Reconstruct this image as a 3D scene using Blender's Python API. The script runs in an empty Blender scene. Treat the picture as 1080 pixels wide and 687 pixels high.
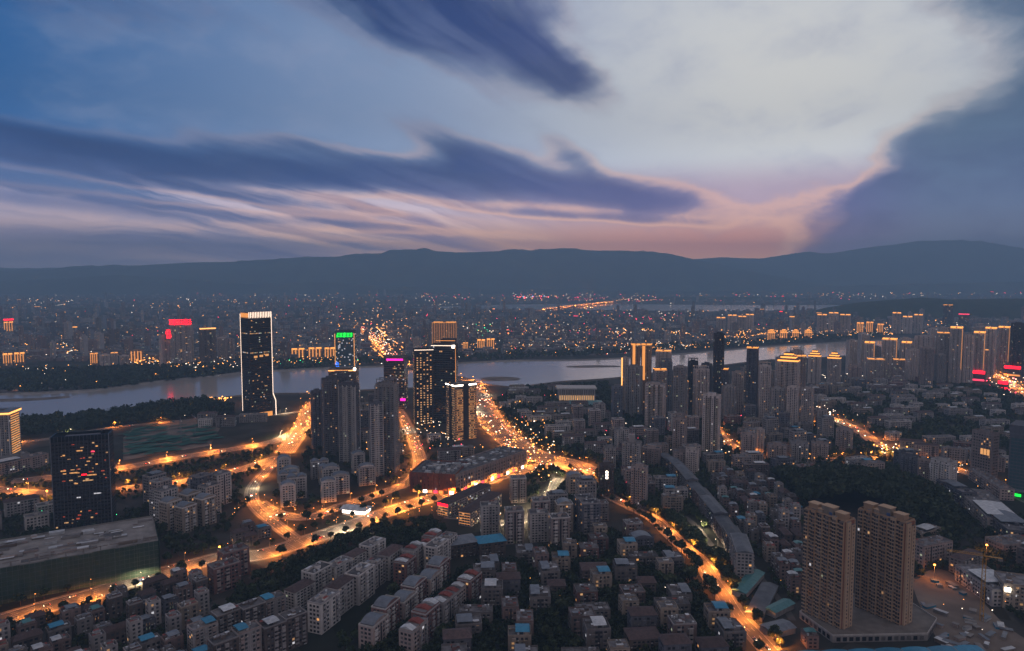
import bpy, bmesh, math, random
from mathutils import Vector, Matrix
random.seed(7)
HAZE = 1.2e-4                  # air: extinction per metre
S = bpy.context.scene
C = S.collection

# ------------------------------------------------------------------ camera
H = 280.0                      # height of the viewpoint over the river plain, metres
F = 730.0                      # focal length in photo pixels (photo 1080 wide)
PITCH = math.atan(53.5 / F)
cam = bpy.data.cameras.new('camera'); cam_ob = bpy.data.objects.new('camera', cam); C.objects.link(cam_ob)
cam.sensor_width = 36.0; cam.lens = 36.0 * F / 1080.0
cam.clip_start = 1.0; cam.clip_end = 60000.0
cam_ob.location = (0, 0, H); cam_ob.rotation_euler = (math.pi / 2 - PITCH, 0, 0)
S.camera = cam_ob

# ------------------------------------------------------------------ exposure and sampling
S.view_settings.view_transform = 'Standard'; S.view_settings.look = 'None'
S.view_settings.exposure = 0.45; S.view_settings.gamma = 1.0
S.view_settings.use_curve_mapping = False
S.render.engine = 'CYCLES'
cy = S.cycles
cy.use_denoising = True
cy.max_bounces = 4; cy.diffuse_bounces = 2; cy.glossy_bounces = 2; cy.transmission_bounces = 2; cy.volume_bounces = 1
cy.transparent_max_bounces = 6
cy.sample_clamp_indirect = 4.0
cy.use_light_tree = True
cy.caustics_reflective = False; cy.caustics_refractive = False
S.render.film_transparent = False

# ------------------------------------------------------------------ world: dusk sky
SUN_AZ = math.radians(14)      # the sun has just set behind the hills right of centre
SUN_EL = math.radians(-1.0)
W = bpy.data.worlds.new('World'); S.world = W; W.use_nodes = True
nt = W.node_tree; nt.nodes.clear()
def N(tp, **k):
    n = nt.nodes.new(tp)
    for a, b in k.items(): setattr(n, a, b)
    return n
def L(a, b): nt.links.new(a, b)
def val(sock, v):
    if hasattr(v, 'is_linked') or hasattr(v, 'links'): L(v, sock)
    else: sock.default_value = v
def M(op, a, b=None, c=None, clamp=False):
    n = N('ShaderNodeMath', operation=op, use_clamp=clamp)
    val(n.inputs[0], a)
    if b is not None: val(n.inputs[1], b)
    if c is not None: val(n.inputs[2], c)
    return n.outputs[0]
def VM(op, a, b=None):
    n = N('ShaderNodeVectorMath', operation=op); val(n.inputs[0], a)
    if b is not None: val(n.inputs[1], b)
    return n.outputs['Value'] if op == 'LENGTH' else n.outputs[0]
def MR(v, a, b, c=0.0, d=1.0, smooth=True):
    n = N('ShaderNodeMapRange'); n.interpolation_type = 'SMOOTHSTEP' if smooth else 'LINEAR'; n.clamp = True
    val(n.inputs[0], v); n.inputs[1].default_value = a; n.inputs[2].default_value = b
    n.inputs[3].default_value = c; n.inputs[4].default_value = d
    return n.outputs[0]
def MIX(f, a, b, bt='MIX'):
    n = N('ShaderNodeMix'); n.data_type = 'RGBA'; n.blend_type = bt; n.clamp_factor = True
    val(n.inputs[0], f); val(n.inputs[6], a); val(n.inputs[7], b)
    return n.outputs[2]
def lin(r, g, b):
    f = lambda c: (c / 255 / 12.92) if c / 255 <= .04045 else ((c / 255 + .055) / 1.055) ** 2.4
    return (f(r), f(g), f(b), 1.0)
def sky_xy(x, y):              # photo pixel -> (azimuth, elevation) * F, a direction in the sky
    dx = x - 540; dy = F * math.cos(PITCH) + (343.5 - y) * math.sin(PITCH); dz = -F * math.sin(PITCH) + (343.5 - y) * math.cos(PITCH)
    return math.atan2(dx, dy) * F, math.atan2(dz, math.hypot(dx, dy)) * F
tc = N('ShaderNodeTexCoord')
sp = N('ShaderNodeSeparateXYZ'); L(tc.outputs['Generated'], sp.inputs[0])
az = M('MULTIPLY', M('ARCTAN2', sp.outputs[0], sp.outputs[1]), F)
el = M('MULTIPLY', M('ARCSINE', sp.outputs[2]), F)
cv = N('ShaderNodeCombineXYZ'); L(az, cv.inputs[0]); L(el, cv.inputs[1]); P = cv.outputs[0]
def noise(vec, sc, scale=(1, 1, 1), rot=0.0, detail=5, rough=.55, off=(0, 0, 0)):
    m = N('ShaderNodeMapping'); L(vec, m.inputs[0]); m.inputs['Location'].default_value = off
    m.inputs['Rotation'].default_value = (0, 0, rot); m.inputs['Scale'].default_value = scale
    n = N('ShaderNodeTexNoise'); L(m.outputs[0], n.inputs['Vector']); n.inputs['Scale'].default_value = sc
    n.inputs['Detail'].default_value = detail; n.inputs['Roughness'].default_value = rough
    return n
# domain warp
wn = noise(P, .006, (1, 2.0, 1), 0, 4)
warp = VM('MULTIPLY', VM('SUBTRACT', wn.outputs['Color'], (.5, .5, .5)), (120, 46, 0))
PW = VM('ADD', P, warp)
# long streaks: noise drawn out along the wind
# fan coordinates: the streaks are long straight bands of cloud, so they run together towards one point low on the right
fvx, fvy = sky_xy(985, 372)
fx = M('SUBTRACT', fvx, az); fy = M('SUBTRACT', el, fvy)
th = M('ARCTAN2', fy, fx); lr = M('LOGARITHM', M('ADD', M('SQRT', M('ADD', M('MULTIPLY', fx, fx), M('MULTIPLY', fy, fy))), 40.0), 2.718)
ws = N('ShaderNodeSeparateXYZ'); L(warp, ws.inputs[0])
fv = N('ShaderNodeCombineXYZ'); L(M('ADD', th, M('MULTIPLY', ws.outputs[1], .0012)), fv.inputs[0]); L(M('ADD', lr, M('MULTIPLY', ws.outputs[0], .0015)), fv.inputs[1]); FV = fv.outputs[0]
st1 = noise(FV, 1.0, (11, 1.3, 1), 0, 6, .55).outputs[0]
st2 = noise(FV, 1.0, (34, 1.7, 1), 0, 5, .55, (31, 7, 0)).outputs[0]
rr_ = M('SQRT', M('ADD', M('MULTIPLY', fx, fx), M('MULTIPLY', fy, fy)))
far_ = MR(rr_, 150, 460)
st1 = M('ADD', M('MULTIPLY', M('SUBTRACT', st1, .5), MR(rr_, 260, 580, .0, 1)), .5)
st2 = M('ADD', M('MULTIPLY', M('SUBTRACT', st2, .5), MR(rr_, 330, 640, .0, 1)), .5)
puff = noise(PW, .016, (.6, 1.1, 1), math.radians(-38), 6, .62, (5, 91, 0)).outputs[0]
def blob(x, y, rx, ry, ang=0, k=1.0, src=None, inner=0.0):
    cx, cyy = sky_xy(x, y)
    m = N('ShaderNodeMapping', vector_type='TEXTURE'); L(src or PW, m.inputs[0])
    m.inputs['Location'].default_value = (cx, cyy, 0)
    m.inputs['Rotation'].default_value = (0, 0, math.radians(ang)); m.inputs['Scale'].default_value = (rx, ry, 1)
    return MR(VM('LENGTH', m.outputs[0]), inner, 1.0, k, 0.0)
def total(bl):
    t = bl[0]
    for b in bl[1:]: t = M('ADD', t, b)
    return t
# clear sky: blue on the left, pale round the afterglow, dimmer overhead and behind
sx = lambda x: sky_xy(x, 200)[0]
sy = lambda y: sky_xy(540, y)[1]
clear = MIX(MR(az, sx(-120), sx(600), smooth=False), lin(8, 84, 140), lin(158, 167, 184))
clear = MIX(blob(840, 80, 400, 230, -8, .95, P), clear, lin(200, 199, 195))
clear = MIX(M('MULTIPLY', MR(el, sy(235), sy(170), 1, 0), MR(az, sx(-100), sx(300), .55, 1.0)), clear, lin(196, 178, 182))
clear = MIX(M('MULTIPLY', MR(el, sy(264), sy(218), 1, 0), MR(az, sx(200), sx(620), .25, 1.0)), clear, lin(246, 194, 140))
clear = MIX(blob(760, 258, 300, 30, 0, .8, P), clear, lin(255, 172, 112))
clear = MIX(MR(el, sy(40), sy(-330), 0, 1), clear, lin(146, 142, 150))
clear = MIX(MR(sp.outputs[1], .45, -.35, 0, 1), clear, lin(154, 142, 140))
# cloud cover: masses drawn out by the wind
PL = VM('ADD', P, VM('MULTIPLY', warp, (.3, .16, 0)))
dens = total([
    blob(-20, 148, 280, 26, -7, 1.0, PL), blob(150, 168, 291, 29, -6, 1.0, PL), blob(350, 180, 269, 37, -5, 1.1, PL), blob(540, 190, 213, 45, -6, 1.0, PL), blob(680, 212, 146, 32, -9, .9, PL),
    blob(480, 158, 123, 32, -16, .8, PL), blob(600, 160, 67, 21, -34, .6, PL), blob(290, 150, 101, 18, -4, .35, PL),
    blob(470, 30, 190, 74, -22, 1.1), blob(590, 78, 101, 45, -26, 1.0), blob(400, -14, 246, 61, -8, .8), blob(560, 10, 101, 61, -40, .6),
    blob(60, -12, 291, 45, 0, .5),
    blob(1078, 246, 340, 150, 42, 1.9, None, .4), blob(1010, 246, 168, 53, 6, 1.0), blob(1090, -6, 123, 69, -14, 1.1),
    blob(860, 222, 134, 40, 8, .62), blob(940, 205, 67, 34, 30, .45),
    blob(60, 212, 336, 16, -4, .75, PL), blob(330, 216, 291, 11, -5, .7, PL), blob(60, 262, 470, 45, -2, .85, PL), blob(420, 240, 336, 12, -4, .62, PL), blob(600, 228, 213, 9, -4, .6, PL), blob(330, 262, 336, 18, -2, .5, PL)])
nz = M('ADD', M('MULTIPLY', M('SUBTRACT', st1, .5), 1.7), M('ADD', M('MULTIPLY', M('SUBTRACT', puff, .5), MR(rr_, 200, 520, 1.5, .7)), M('MULTIPLY', M('SUBTRACT', st2, .5), .7)))
d1 = M('ADD', dens, nz)
cover = MR(d1, .02, 1.28)
low = M('MULTIPLY', MR(el, sy(290), sy(262)), MR(el, sy(205), sy(165), 1, 0))
streak = M('MULTIPLY', MR(st2, .42, .56), low)
ccol = MIX(MR(az, sx(150), sx(800)), lin(8, 48, 98), lin(46, 56, 110))
ccol = MIX(MR(el, sy(280), sy(190), .5, 0), ccol, lin(104, 98, 132))
ccol = MIX(MR(az, sx(850), sx(1010)), ccol, lin(58, 84, 112))
ccol = MIX(MR(st1, .42, .66, 0, .35), ccol, MIX(.5, clear, lin(120, 124, 156)))
ccol = MIX(MR(puff, .58, .36, 0, .45), ccol, lin(28, 46, 90))
clear = MIX(M('MULTIPLY', MR(puff, .42, .72), .30), clear, lin(150, 156, 176))
s1 = MIX(M('MULTIPLY', streak, .85), clear, MIX(MR(az, sx(100), sx(700)), lin(62, 88, 128), lin(134, 108, 132)))
s2 = MIX(M('MULTIPLY', cover, .93), s1, ccol)
rim = M('MULTIPLY', MR(az, sx(0), sx(500), .2, 1.0), M('MULTIPLY', M('MULTIPLY', MR(cover, .02, .25), MR(cover, .25, .7, 1, 0)), MR(el, sy(250), sy(110), .45, .05)))
s2 = MIX(rim, s2, lin(236, 190, 158))
s2 = MIX(MR(el, sy(292), sy(262), .55, 0), s2, MIX(MR(az, sx(80), sx(640)), lin(66, 88, 120), lin(150, 124, 128)))
s2 = MIX(MR(el, -4, -60, 0, 1), s2, lin(30, 34, 46))
sky = N('ShaderNodeTexSky', sky_type='NISHITA'); sky.sun_disc = False
sky.sun_elevation = SUN_EL; sky.sun_rotation = SUN_AZ; sky.air_density = 1.2; sky.dust_density = 2.0; sky.ozone_density = 2.0; sky.altitude = 280
bg1 = N('ShaderNodeBackground'); L(sky.outputs[0], bg1.inputs[0]); bg1.inputs[1].default_value = .05
hs = N('ShaderNodeHueSaturation'); hs.inputs['Saturation'].default_value = 1.1; gam = N('ShaderNodeGamma'); gam.inputs[1].default_value = 1.16; L(s2, gam.inputs[0]); L(gam.outputs[0], hs.inputs['Color'])
bg2 = N('ShaderNodeBackground'); L(hs.outputs[0], bg2.inputs[0]); L(MR(el, sy(286), sy(120), 2.7, 1.04), bg2.inputs[1])
ad = N('ShaderNodeAddShader'); L(bg1.outputs[0], ad.inputs[0]); L(bg2.outputs[0], ad.inputs[1])
wo = N('ShaderNodeOutputWorld'); L(ad.outputs[0], wo.inputs[0])
W.cycles.sampling_method = 'MANUAL'; W.cycles.sample_map_resolution = 512

# ------------------------------------------------------------------ the last of the sun, very weak
sl = bpy.data.lights.new('sun', 'SUN'); sl.energy = .05; sl.angle = math.radians(20); sl.color = (1, .72, .55)
so = bpy.data.objects.new('sun', sl); C.objects.link(so)
so.rotation_euler = Vector((-math.sin(SUN_AZ), -math.cos(SUN_AZ), -.10)).to_track_quat('-Z', 'Y').to_euler()

# ================================================================== helpers
CP, SP = math.cos(PITCH), math.sin(PITCH)
def G(x, y, z=0.0):            # the point of the plane at height z seen at photo pixel (x, y)
    dx, dy, dz = x - 540, F * CP + (343.5 - y) * SP, -F * SP + (343.5 - y) * CP
    t = (z - H) / dz
    return Vector((dx * t, dy * t, z))
def height_at(x, yb, yt):      # height of a thing standing at base pixel row yb whose top shows at row yt
    b = G(x, yb); dy, dz = F * CP + (343.5 - yt) * SP, -F * SP + (343.5 - yt) * CP
    return H + b.y * dz / dy
def mpp(y): return G(540, y).y / F     # metres per pixel there

_mats = {}
class NM:                      # tiny node helper for materials
    def __init__(s, name):
        s.m = bpy.data.materials.new(name); s.m.use_nodes = True; s.t = s.m.node_tree
        s.b = s.t.nodes['Principled BSDF']
    def n(s, tp, **k):
        n = s.t.nodes.new(tp)
        for a, b in k.items(): setattr(n, a, b)
        return n
    def l(s, a, b): s.t.links.new(a, b)
def noisy(name, ca, cb, scale, rough=.85, spec=.3, stretch=(1, 1, 1), vary=.0, bump=0, metal=0.0):
    if name in _mats: return _mats[name]
    k = NM(name); t = k.n('ShaderNodeTexCoord'); m = k.n('ShaderNodeMapping'); m.inputs['Scale'].default_value = stretch
    k.l(t.outputs['Object'], m.inputs[0])
    n = k.n('ShaderNodeTexNoise'); n.inputs['Scale'].default_value = scale; n.inputs['Detail'].default_value = 5; k.l(m.outputs[0], n.inputs['Vector'])
    r = k.n('ShaderNodeValToRGB'); r.color_ramp.elements[0].color = (*ca, 1); r.color_ramp.elements[1].color = (*cb, 1)
    r.color_ramp.elements[0].position = .32; r.color_ramp.elements[1].position = .68
    k.l(n.outputs[0], r.inputs[0]); out = r.outputs[0]
    if vary:
        oi = k.n('ShaderNodeObjectInfo'); mr = k.n('ShaderNodeMapRange'); mr.inputs[3].default_value = 1 - vary; mr.inputs[4].default_value = 1 + vary
        k.l(oi.outputs['Random'], mr.inputs[0])
        hs = k.n('ShaderNodeHueSaturation'); k.l(mr.outputs[0], hs.inputs['Value']); k.l(out, hs.inputs['Color']); out = hs.outputs[0]
    k.l(out, k.b.inputs['Base Color']); k.b.inputs['Roughness'].default_value = rough; k.b.inputs['Specular IOR Level'].default_value = spec
    k.b.inputs['Metallic'].default_value = metal
    _mats[name] = k.m; return k.m
def wallm(name, c, d=.72, vary=.26): return noisy(name, tuple(v * d for v in c), c, .35, .88, .2, (1, 1, .35), vary)
def glow(name, c, s):
    if name in _mats: return _mats[name]
    k = NM(name); k.b.inputs['Base Color'].default_value = (*[min(1, v) * .5 for v in c], 1)
    k.b.inputs['Emission Color'].default_value = (*c, 1); k.b.inputs['Emission Strength'].default_value = s
    _mats[name] = k.m; return k.m
def glass(name, c, rough=.12, spec=.6):
    k = NM(name); k.b.inputs['Base Color'].default_value = (*c, 1); k.b.inputs['Roughness'].default_value = rough
    k.b.inputs['Specular IOR Level'].default_value = spec; return k.m

W_GREY = wallm('wall_grey', (.36, .35, .35)); W_WHITE = wallm('wall_white', (.60, .585, .57)); W_TAN = wallm('wall_tan', (.41, .28, .185), .9, .03)
W_PINK = wallm('wall_pink', (.40, .335, .315)); W_ROSE = wallm('wall_rose', (.24, .135, .125)); W_BROWN = wallm('wall_brown', (.15, .125, .115))
W_BLUE = wallm('wall_bluegrey', (.22, .25, .30)); W_GREYD = wallm('wall_grey_dark', (.20, .19, .19)); W_PINKD = wallm('wall_pink_dark', (.23, .175, .165)); W_CREAM = wallm('wall_cream', (.36, .31, .26)); W_DARK = wallm('wall_dark', (.055, .055, .062))  # dark grey and pink copies; on far blocks they stand for weaker light
W_SLATE = wallm('wall_slate', (.13, .14, .17)); W_TGREY = wallm('wall_towergrey', (.60, .54, .51)); W_BRICK = wallm('wall_brick', (.24, .10, .075))
GLASS2 = noisy('window_curtained', (.10, .10, .11), (.17, .165, .16), .6, .4, .4); GLASS3 = noisy('window_dusk', (.05, .055, .07), (.08, .085, .1), .6, .3, .5)
GLASS = glass('window_glass', (.03, .035, .045), .15); GLASSB = glass('curtain_glass', (.015, .018, .026), .06, 1.0)
GLASST = glass('teal_glass', (.06, .12, .14), .12, .8)
LIT = glow('lit_room', (1.0, .56, .24), .42); LITW = glow('lit_room_cool', (.95, .95, 1.0), .4); LITO = glow('lit_room_amber', (1.0, .46, .15), .6)
LIT2 = glow('lit_room_dim', (1.0, .55, .24), .22); LIT3 = glow('lit_room_greenish', (.85, .95, .62), .25)
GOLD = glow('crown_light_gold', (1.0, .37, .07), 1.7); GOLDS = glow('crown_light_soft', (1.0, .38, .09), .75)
WHITEL = glow('white_light', (1.0, .88, .72), 6.0); RED = glow('red_sign', (1.0, .004, .015), 4.0); GREENS = glow('green_sign', (.01, 1.0, .06), 1.5)
PURP = glow('magenta_sign', (.95, .015, .45), 1.5); BLUES = glow('blue_sign', (.02, .18, 1.0), 2.0); PINKS = glow('pink_sign', (1.0, .05, .12), 1.4)
STRIPW = glow('edge_strip_light', (1.0, .74, .56), 1.5); STRIPO = glow('edge_strip_amber', (1.0, .40, .10), 2.0)
LAMP = glow('lamp_amber', (1.0, .32, .045), 9.0); LAMPW = glow('lamp_white', (1.0, .78, .50), 9.0)
HEADL = glow('headlight', (1.0, .76, .48), 12.0); TAILL = glow('taillight', (1.0, .06, .02), 7.0)
ROOF = noisy('roof_deck', (.07, .07, .076), (.20, .20, .21), .22, .9, .2, vary=.45)
TILE = noisy('roof_tile_dark', (.06, .045, .045), (.11, .08, .08), .5, .85, .2, vary=.2)
TILER = noisy('roof_tile_red', (.17, .045, .04), (.25, .075, .06), .5, .85, .2, vary=.15)
TINB = noisy('tin_blue', (.02, .17, .30), (.03, .25, .42), .3, .5, .4, vary=.15)
TINW = noisy('tin_pale', (.34, .38, .41), (.58, .62, .64), .3, .5, .4, vary=.15)
TINS = noisy('tin_slate', (.10, .125, .155), (.17, .20, .24), .3, .5, .4, vary=.15)
TINSD = noisy('tin_slate_old', (.055, .065, .08), (.11, .125, .145), .12, .6, .3, vary=.35); TEAL = noisy('tin_teal', (.04, .16, .17), (.08, .24, .25), .3, .5, .4)
ASPH = noisy('asphalt', (.065, .064, .063), (.10, .097, .093), .08, .8, .3); PAVE = noisy('pavement', (.13, .12, .11), (.20, .185, .17), .15, .9, .2)
PAINT = noisy('road_paint', (.6, .6, .58), (.75, .75, .72), .8, .6); KERB = noisy('kerb_stone', (.22, .21, .20), (.30, .29, .28), .5)
EARTH = noisy('bare_earth', (.11, .092, .08), (.23, .195, .165), .03, .95, .1); NET = noisy('scaffold_netting', (.030, .062, .046), (.055, .092, .070), .12, .9, .1)
NETL = noisy('dust_netting', (.02, .085, .07), (.05, .15, .12), .05, .95, .1); CONC = noisy('concrete', (.17, .165, .16), (.29, .28, .27), .1, .9, .2, vary=.1)
STEEL = noisy('pole_steel', (.22, .22, .23), (.32, .32, .33), .6, .5, .4, metal=.5); YEL = noisy('crane_yellow', (.42, .22, .03), (.55, .30, .05), .5, .5)
BARK = noisy('bark', (.05, .035, .025), (.09, .065, .045), 1.5, .95, .1)
def leafm(name, a, b):
    m = noisy(name, a, b, .25, .8, .2, vary=.3); return m
LEAF = leafm('foliage_dark', (.022, .038, .018), (.050, .075, .032)); LEAF2 = leafm('foliage_mid', (.035, .055, .025), (.08, .10, .045))
CARM = [noisy('car_paint_' + n, c, tuple(v * 1.1 for v in c), 1, .3, .6) for n, c in (('white', (.7, .7, .7)), ('black', (.03, .03, .035)), ('silver', (.35, .36, .38)), ('red', (.35, .03, .03)), ('blue', (.05, .08, .2)))]
RUB = noisy('tyre_rubber', (.02, .02, .02), (.03, .03, .03), 1)

class MB:
    def __init__(s): s.v = []; s.f = []; s.mi = []; s.ms = []
    def mid(s, m):
        if m not in s.ms: s.ms.append(m)
        return s.ms.index(m)
    def face(s, pts, m):
        n = len(s.v); s.v.extend(pts); s.f.append(tuple(range(n, n + len(pts)))); s.mi.append(s.mid(m))
    def box(s, x0, x1, y0, y1, z0, z1, m, top=None, bottom=False):
        n = len(s.v)
        s.v += [(x0, y0, z0), (x1, y0, z0), (x1, y1, z0), (x0, y1, z0), (x0, y0, z1), (x1, y0, z1), (x1, y1, z1), (x0, y1, z1)]
        k = s.mid(m); kt = s.mid(top) if top else k
        s.f += [(n, n+1, n+5, n+4), (n+1, n+2, n+6, n+5), (n+2, n+3, n+7, n+6), (n+3, n, n+4, n+7), (n+4, n+5, n+6, n+7), (n+3, n+2, n+1, n)]
        s.mi += [k, k, k, k, kt, k]
    def prism(s, pts, z0, z1, m, top=None):
        n = len(s.v); c = len(pts)
        s.v += [(p[0], p[1], z0) for p in pts] + [(p[0], p[1], z1) for p in pts]
        k = s.mid(m); kt = s.mid(top) if top else k
        for i in range(c):
            j = (i + 1) % c; s.f.append((n+i, n+j, n+c+j, n+c+i)); s.mi.append(k)
        s.f.append(tuple(range(n+c, n+2*c))); s.mi.append(kt); s.f.append(tuple(range(n+c-1, n-1, -1))); s.mi.append(k)
    def tube(s, a, b, r0, r1, m, k=6):
        a = Vector(a); b = Vector(b); d = (b - a).normalized(); u = d.orthogonal().normalized(); w = d.cross(u); n = len(s.v)
        for p, r in ((a, r0), (b, r1)):
            for i in range(k):
                t = 2 * math.pi * i / k; s.v.append(tuple(p + (u * math.cos(t) + w * math.sin(t)) * r))
        q = s.mid(m)
        for i in range(k):
            j = (i + 1) % k; s.f.append((n+i, n+j, n+k+j, n+k+i)); s.mi.append(q)
        s.f.append(tuple(range(n+k, n+2*k))); s.mi.append(q); s.f.append(tuple(range(n+k-1, n-1, -1))); s.mi.append(q)
    def gable(s, x0, x1, y0, y1, z0, z1, m, hip=0.0, ov=.4):      # ridge along x
        x0 -= ov; x1 += ov; y0 -= ov; y1 += ov; ym = (y0 + y1) / 2; n = len(s.v); k = s.mid(m)
        s.v += [(x0, y0, z0), (x1, y0, z0), (x1, y1, z0), (x0, y1, z0), (x0 + hip, ym, z1), (x1 - hip, ym, z1)]
        s.f += [(n, n+1, n+5, n+4), (n+2, n+3, n+4, n+5), (n+1, n+2, n+5), (n+3, n, n+4), (n+3, n+2, n+1, n)]; s.mi += [k] * 5
    # windows on a wall running from a to b (outward side to the right of a->b), one quad each
    def windows(s, a, b, z0, fl, fh, pitch, ww, wh, lit=.05, g=None, lits=None, off=.12, margin=.8, sill=.95, rows=None):
        ax, ay = a; bx, by = b; ln = math.hypot(bx - ax, by - ay)
        n = int((ln - 2 * margin + .01) / pitch)
        if n < 1: return
        ux, uy = (bx - ax) / ln, (by - ay) / ln; nx, ny = uy * off, -ux * off
        st = (ln - n * pitch) / 2; g = g or GLASS; lits = lits or (LIT, LIT2, LIT3, LITO, LITW, LIT2)
        gi = s.mid(g); alt = [s.mid(GLASS2), s.mid(GLASS3)] if g is GLASS else None
        for f in range(fl):
            if rows and not rows(f): continue
            za = z0 + f * fh + sill; zb = za + wh
            for i in range(n):
                c = st + (i + .5) * pitch; c0 = c - ww / 2; c1 = c + ww / 2; k = len(s.v)
                p0 = (ax + ux * c0 + nx, ay + uy * c0 + ny); p1 = (ax + ux * c1 + nx, ay + uy * c1 + ny)
                s.v += [(*p0, za), (*p1, za), (*p1, zb), (*p0, zb)]; s.f.append((k, k+1, k+2, k+3))
                s.mi.append(s.mid(random.choice(lits)) if random.random() < lit else (random.choice(alt) if alt and random.random() < .35 else gi))
    def mesh(s, name):
        me = bpy.data.meshes.new(name); me.from_pydata(s.v, [], s.f)
        for m in s.ms: me.materials.append(m)
        me.polygons.foreach_set('material_index', s.mi); me.update(); return me
    def build(s, name, parent=None):
        o = bpy.data.objects.new(name, s.mesh(name)); C.objects.link(o)
        if parent: o.parent = parent
        return o
KIDS = {}
def tag(o, label=None, cat=None, group=None, kind=None):
    if label: o['label'] = label
    if cat: o['category'] = cat
    if group: o['group'] = group
    if kind: o['kind'] = kind
    return o
def empty(name, loc=(0, 0, 0), rz=0.0):
    o = bpy.data.objects.new(name, None); C.objects.link(o); o.location = loc; o.rotation_euler = (0, 0, rz); o.empty_display_size = .5; return o
def part(mesh_or_mb, name, parent, loc=None):
    me = mesh_or_mb if isinstance(mesh_or_mb, bpy.types.Mesh) else mesh_or_mb.mesh(name)
    o = bpy.data.objects.new(name, me); C.objects.link(o); o.parent = parent
    if loc: o.location = loc
    return o
FARKIND = ('apartment_block', 'village_block', 'campus_block', 'town_house')
def put(name, parts, loc, rz=0.0, label=None, cat=None, group=None, sc=None):
    # a thing = Empty at its base + a part for each (name, mesh[, [sub-parts]]); meshes are shared between repeats
    r = empty(name, loc, rz)
    if sc: r.scale = sc
    far = name in FARKIND and Vector(loc).length > 850
    for p in parts:
        if far and p[0] in ('balcony_stack', 'water_tank', 'roof_shed'): continue
        o = part(p[1], p[0], r)
        for q in (p[2] if len(p) > 2 else ()): part(q[1], q[0], o)
    return tag(r, label, cat, group)
ORD = ['', 'first', 'second', 'third', 'fourth', 'fifth', 'sixth', 'seventh', 'eighth', 'ninth', 'tenth', 'eleventh', 'twelfth', 'thirteenth', 'fourteenth', 'fifteenth', 'sixteenth', 'seventeenth', 'eighteenth', 'nineteenth']
TENS = {2: 'twenty', 3: 'thirty', 4: 'forty', 5: 'fifty', 6: 'sixty', 7: 'seventy', 8: 'eighty', 9: 'ninety'}
TENTH = {2: 'twentieth', 3: 'thirtieth', 4: 'fortieth', 5: 'fiftieth', 6: 'sixtieth', 7: 'seventieth', 8: 'eightieth', 9: 'ninetieth'}
def ordn(i):
    if i < 20: return ORD[i]
    if i >= 100: return 'hundredth' if i == 100 else 'hundred-and-' + ordn(i - 100)
    return TENTH[i // 10] if i % 10 == 0 else TENS[i // 10] + '-' + ORD[i % 10]

# ---- occupancy of the ground in 4 m cells
OCC = set(); CELL = 4.0
def cells_rect(cx, cy, w, d, a, pad=0.0):
    ca, sa = math.cos(a), math.sin(a); hw, hd = w / 2 + pad, d / 2 + pad; out = set()
    nx = max(2, int(hw * 2 / 3) + 2); ny = max(2, int(hd * 2 / 3) + 2)
    for i in range(nx):
        for j in range(ny):
            lx = -hw + 2 * hw * i / (nx - 1); ly = -hd + 2 * hd * j / (ny - 1)
            out.add((int((cx + lx * ca - ly * sa) // CELL), int((cy + lx * sa + ly * ca) // CELL)))
    return out
def claim(cx, cy, w, d, a, pad=0.0): OCC.update(cells_rect(cx, cy, w, d, a, pad))
def free(cx, cy, w, d, a, pad=0.0): return not (cells_rect(cx, cy, w, d, a, pad) & OCC)
def pip(x, y, poly):
    c = False; n = len(poly); j = n - 1
    for i in range(n):
        xi, yi = poly[i][0], poly[i][1]; xj, yj = poly[j][0], poly[j][1]
        if (yi > y) != (yj > y) and x < (xj - xi) * (y - yi) / (yj - yi) + xi: c = not c
        j = i
    return c
def smooth(pts, per=6):        # Catmull-Rom through world points
    out = []; n = len(pts)
    for i in range(n - 1):
        p0 = pts[max(i-1, 0)]; p1 = pts[i]; p2 = pts[i+1]; p3 = pts[min(i+2, n-1)]
        for k in range(per):
            t = k / per; out.append(.5 * ((2 * p1) + (p2 - p0) * t + (2*p0 - 5*p1 + 4*p2 - p3) * t*t + (3*p1 - p0 - 3*p2 + p3) * t**3))
    out.append(pts[-1]); return out

# ================================================================== the setting
def poly_sheet(name, pts, z, m, kind='structure'):
    mb = MB(); mb.face([(p[0], p[1], z) for p in pts], m); o = mb.build(name); o['kind'] = kind; return o
# ground: one sheet to the foot of the far mountains and beyond
gm = NM('city_ground'); t_ = gm.n('ShaderNodeTexCoord'); n1 = gm.n('ShaderNodeTexNoise'); n1.inputs['Scale'].default_value = .004; n1.inputs['Detail'].default_value = 8
n2 = gm.n('ShaderNodeTexVoronoi'); n2.inputs['Scale'].default_value = .03
gm.l(t_.outputs['Object'], n1.inputs['Vector']); gm.l(t_.outputs['Object'], n2.inputs['Vector'])
rr = gm.n('ShaderNodeValToRGB'); rr.color_ramp.elements[0].color = (.014, .020, .012, 1); rr.color_ramp.elements[1].color = (.05, .045, .04, 1)
rr.color_ramp.elements[0].position = .4; rr.color_ramp.elements[1].position = .6
gm.l(n1.outputs[0], rr.inputs[0])
mx = gm.n('ShaderNodeMix'); mx.data_type = 'RGBA'; mx.inputs[0].default_value = .25; gm.l(rr.outputs[0], mx.inputs[6]); 
bw = gm.n('ShaderNodeRGBToBW'); gm.l(n2.outputs['Color'], bw.inputs[0]); mm = gm.n('ShaderNodeMath', operation='MULTIPLY'); gm.l(bw.outputs[0], mm.inputs[0]); mm.inputs[1].default_value = .14
gm.l(mm.outputs[0], mx.inputs[7]); gm.l(mx.outputs[2], gm.b.inputs['Base Color']); gm.b.inputs['Roughness'].default_value = .95; gm.b.inputs['Specular IOR Level'].default_value = .1
gb = MB(); gb.face([(-15500, -1500, 0), (15500, -1500, 0), (15500, 17500, 0), (-15500, 17500, 0)], gm.m); g_ = gb.build('ground'); g_['kind'] = 'structure'

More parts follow.
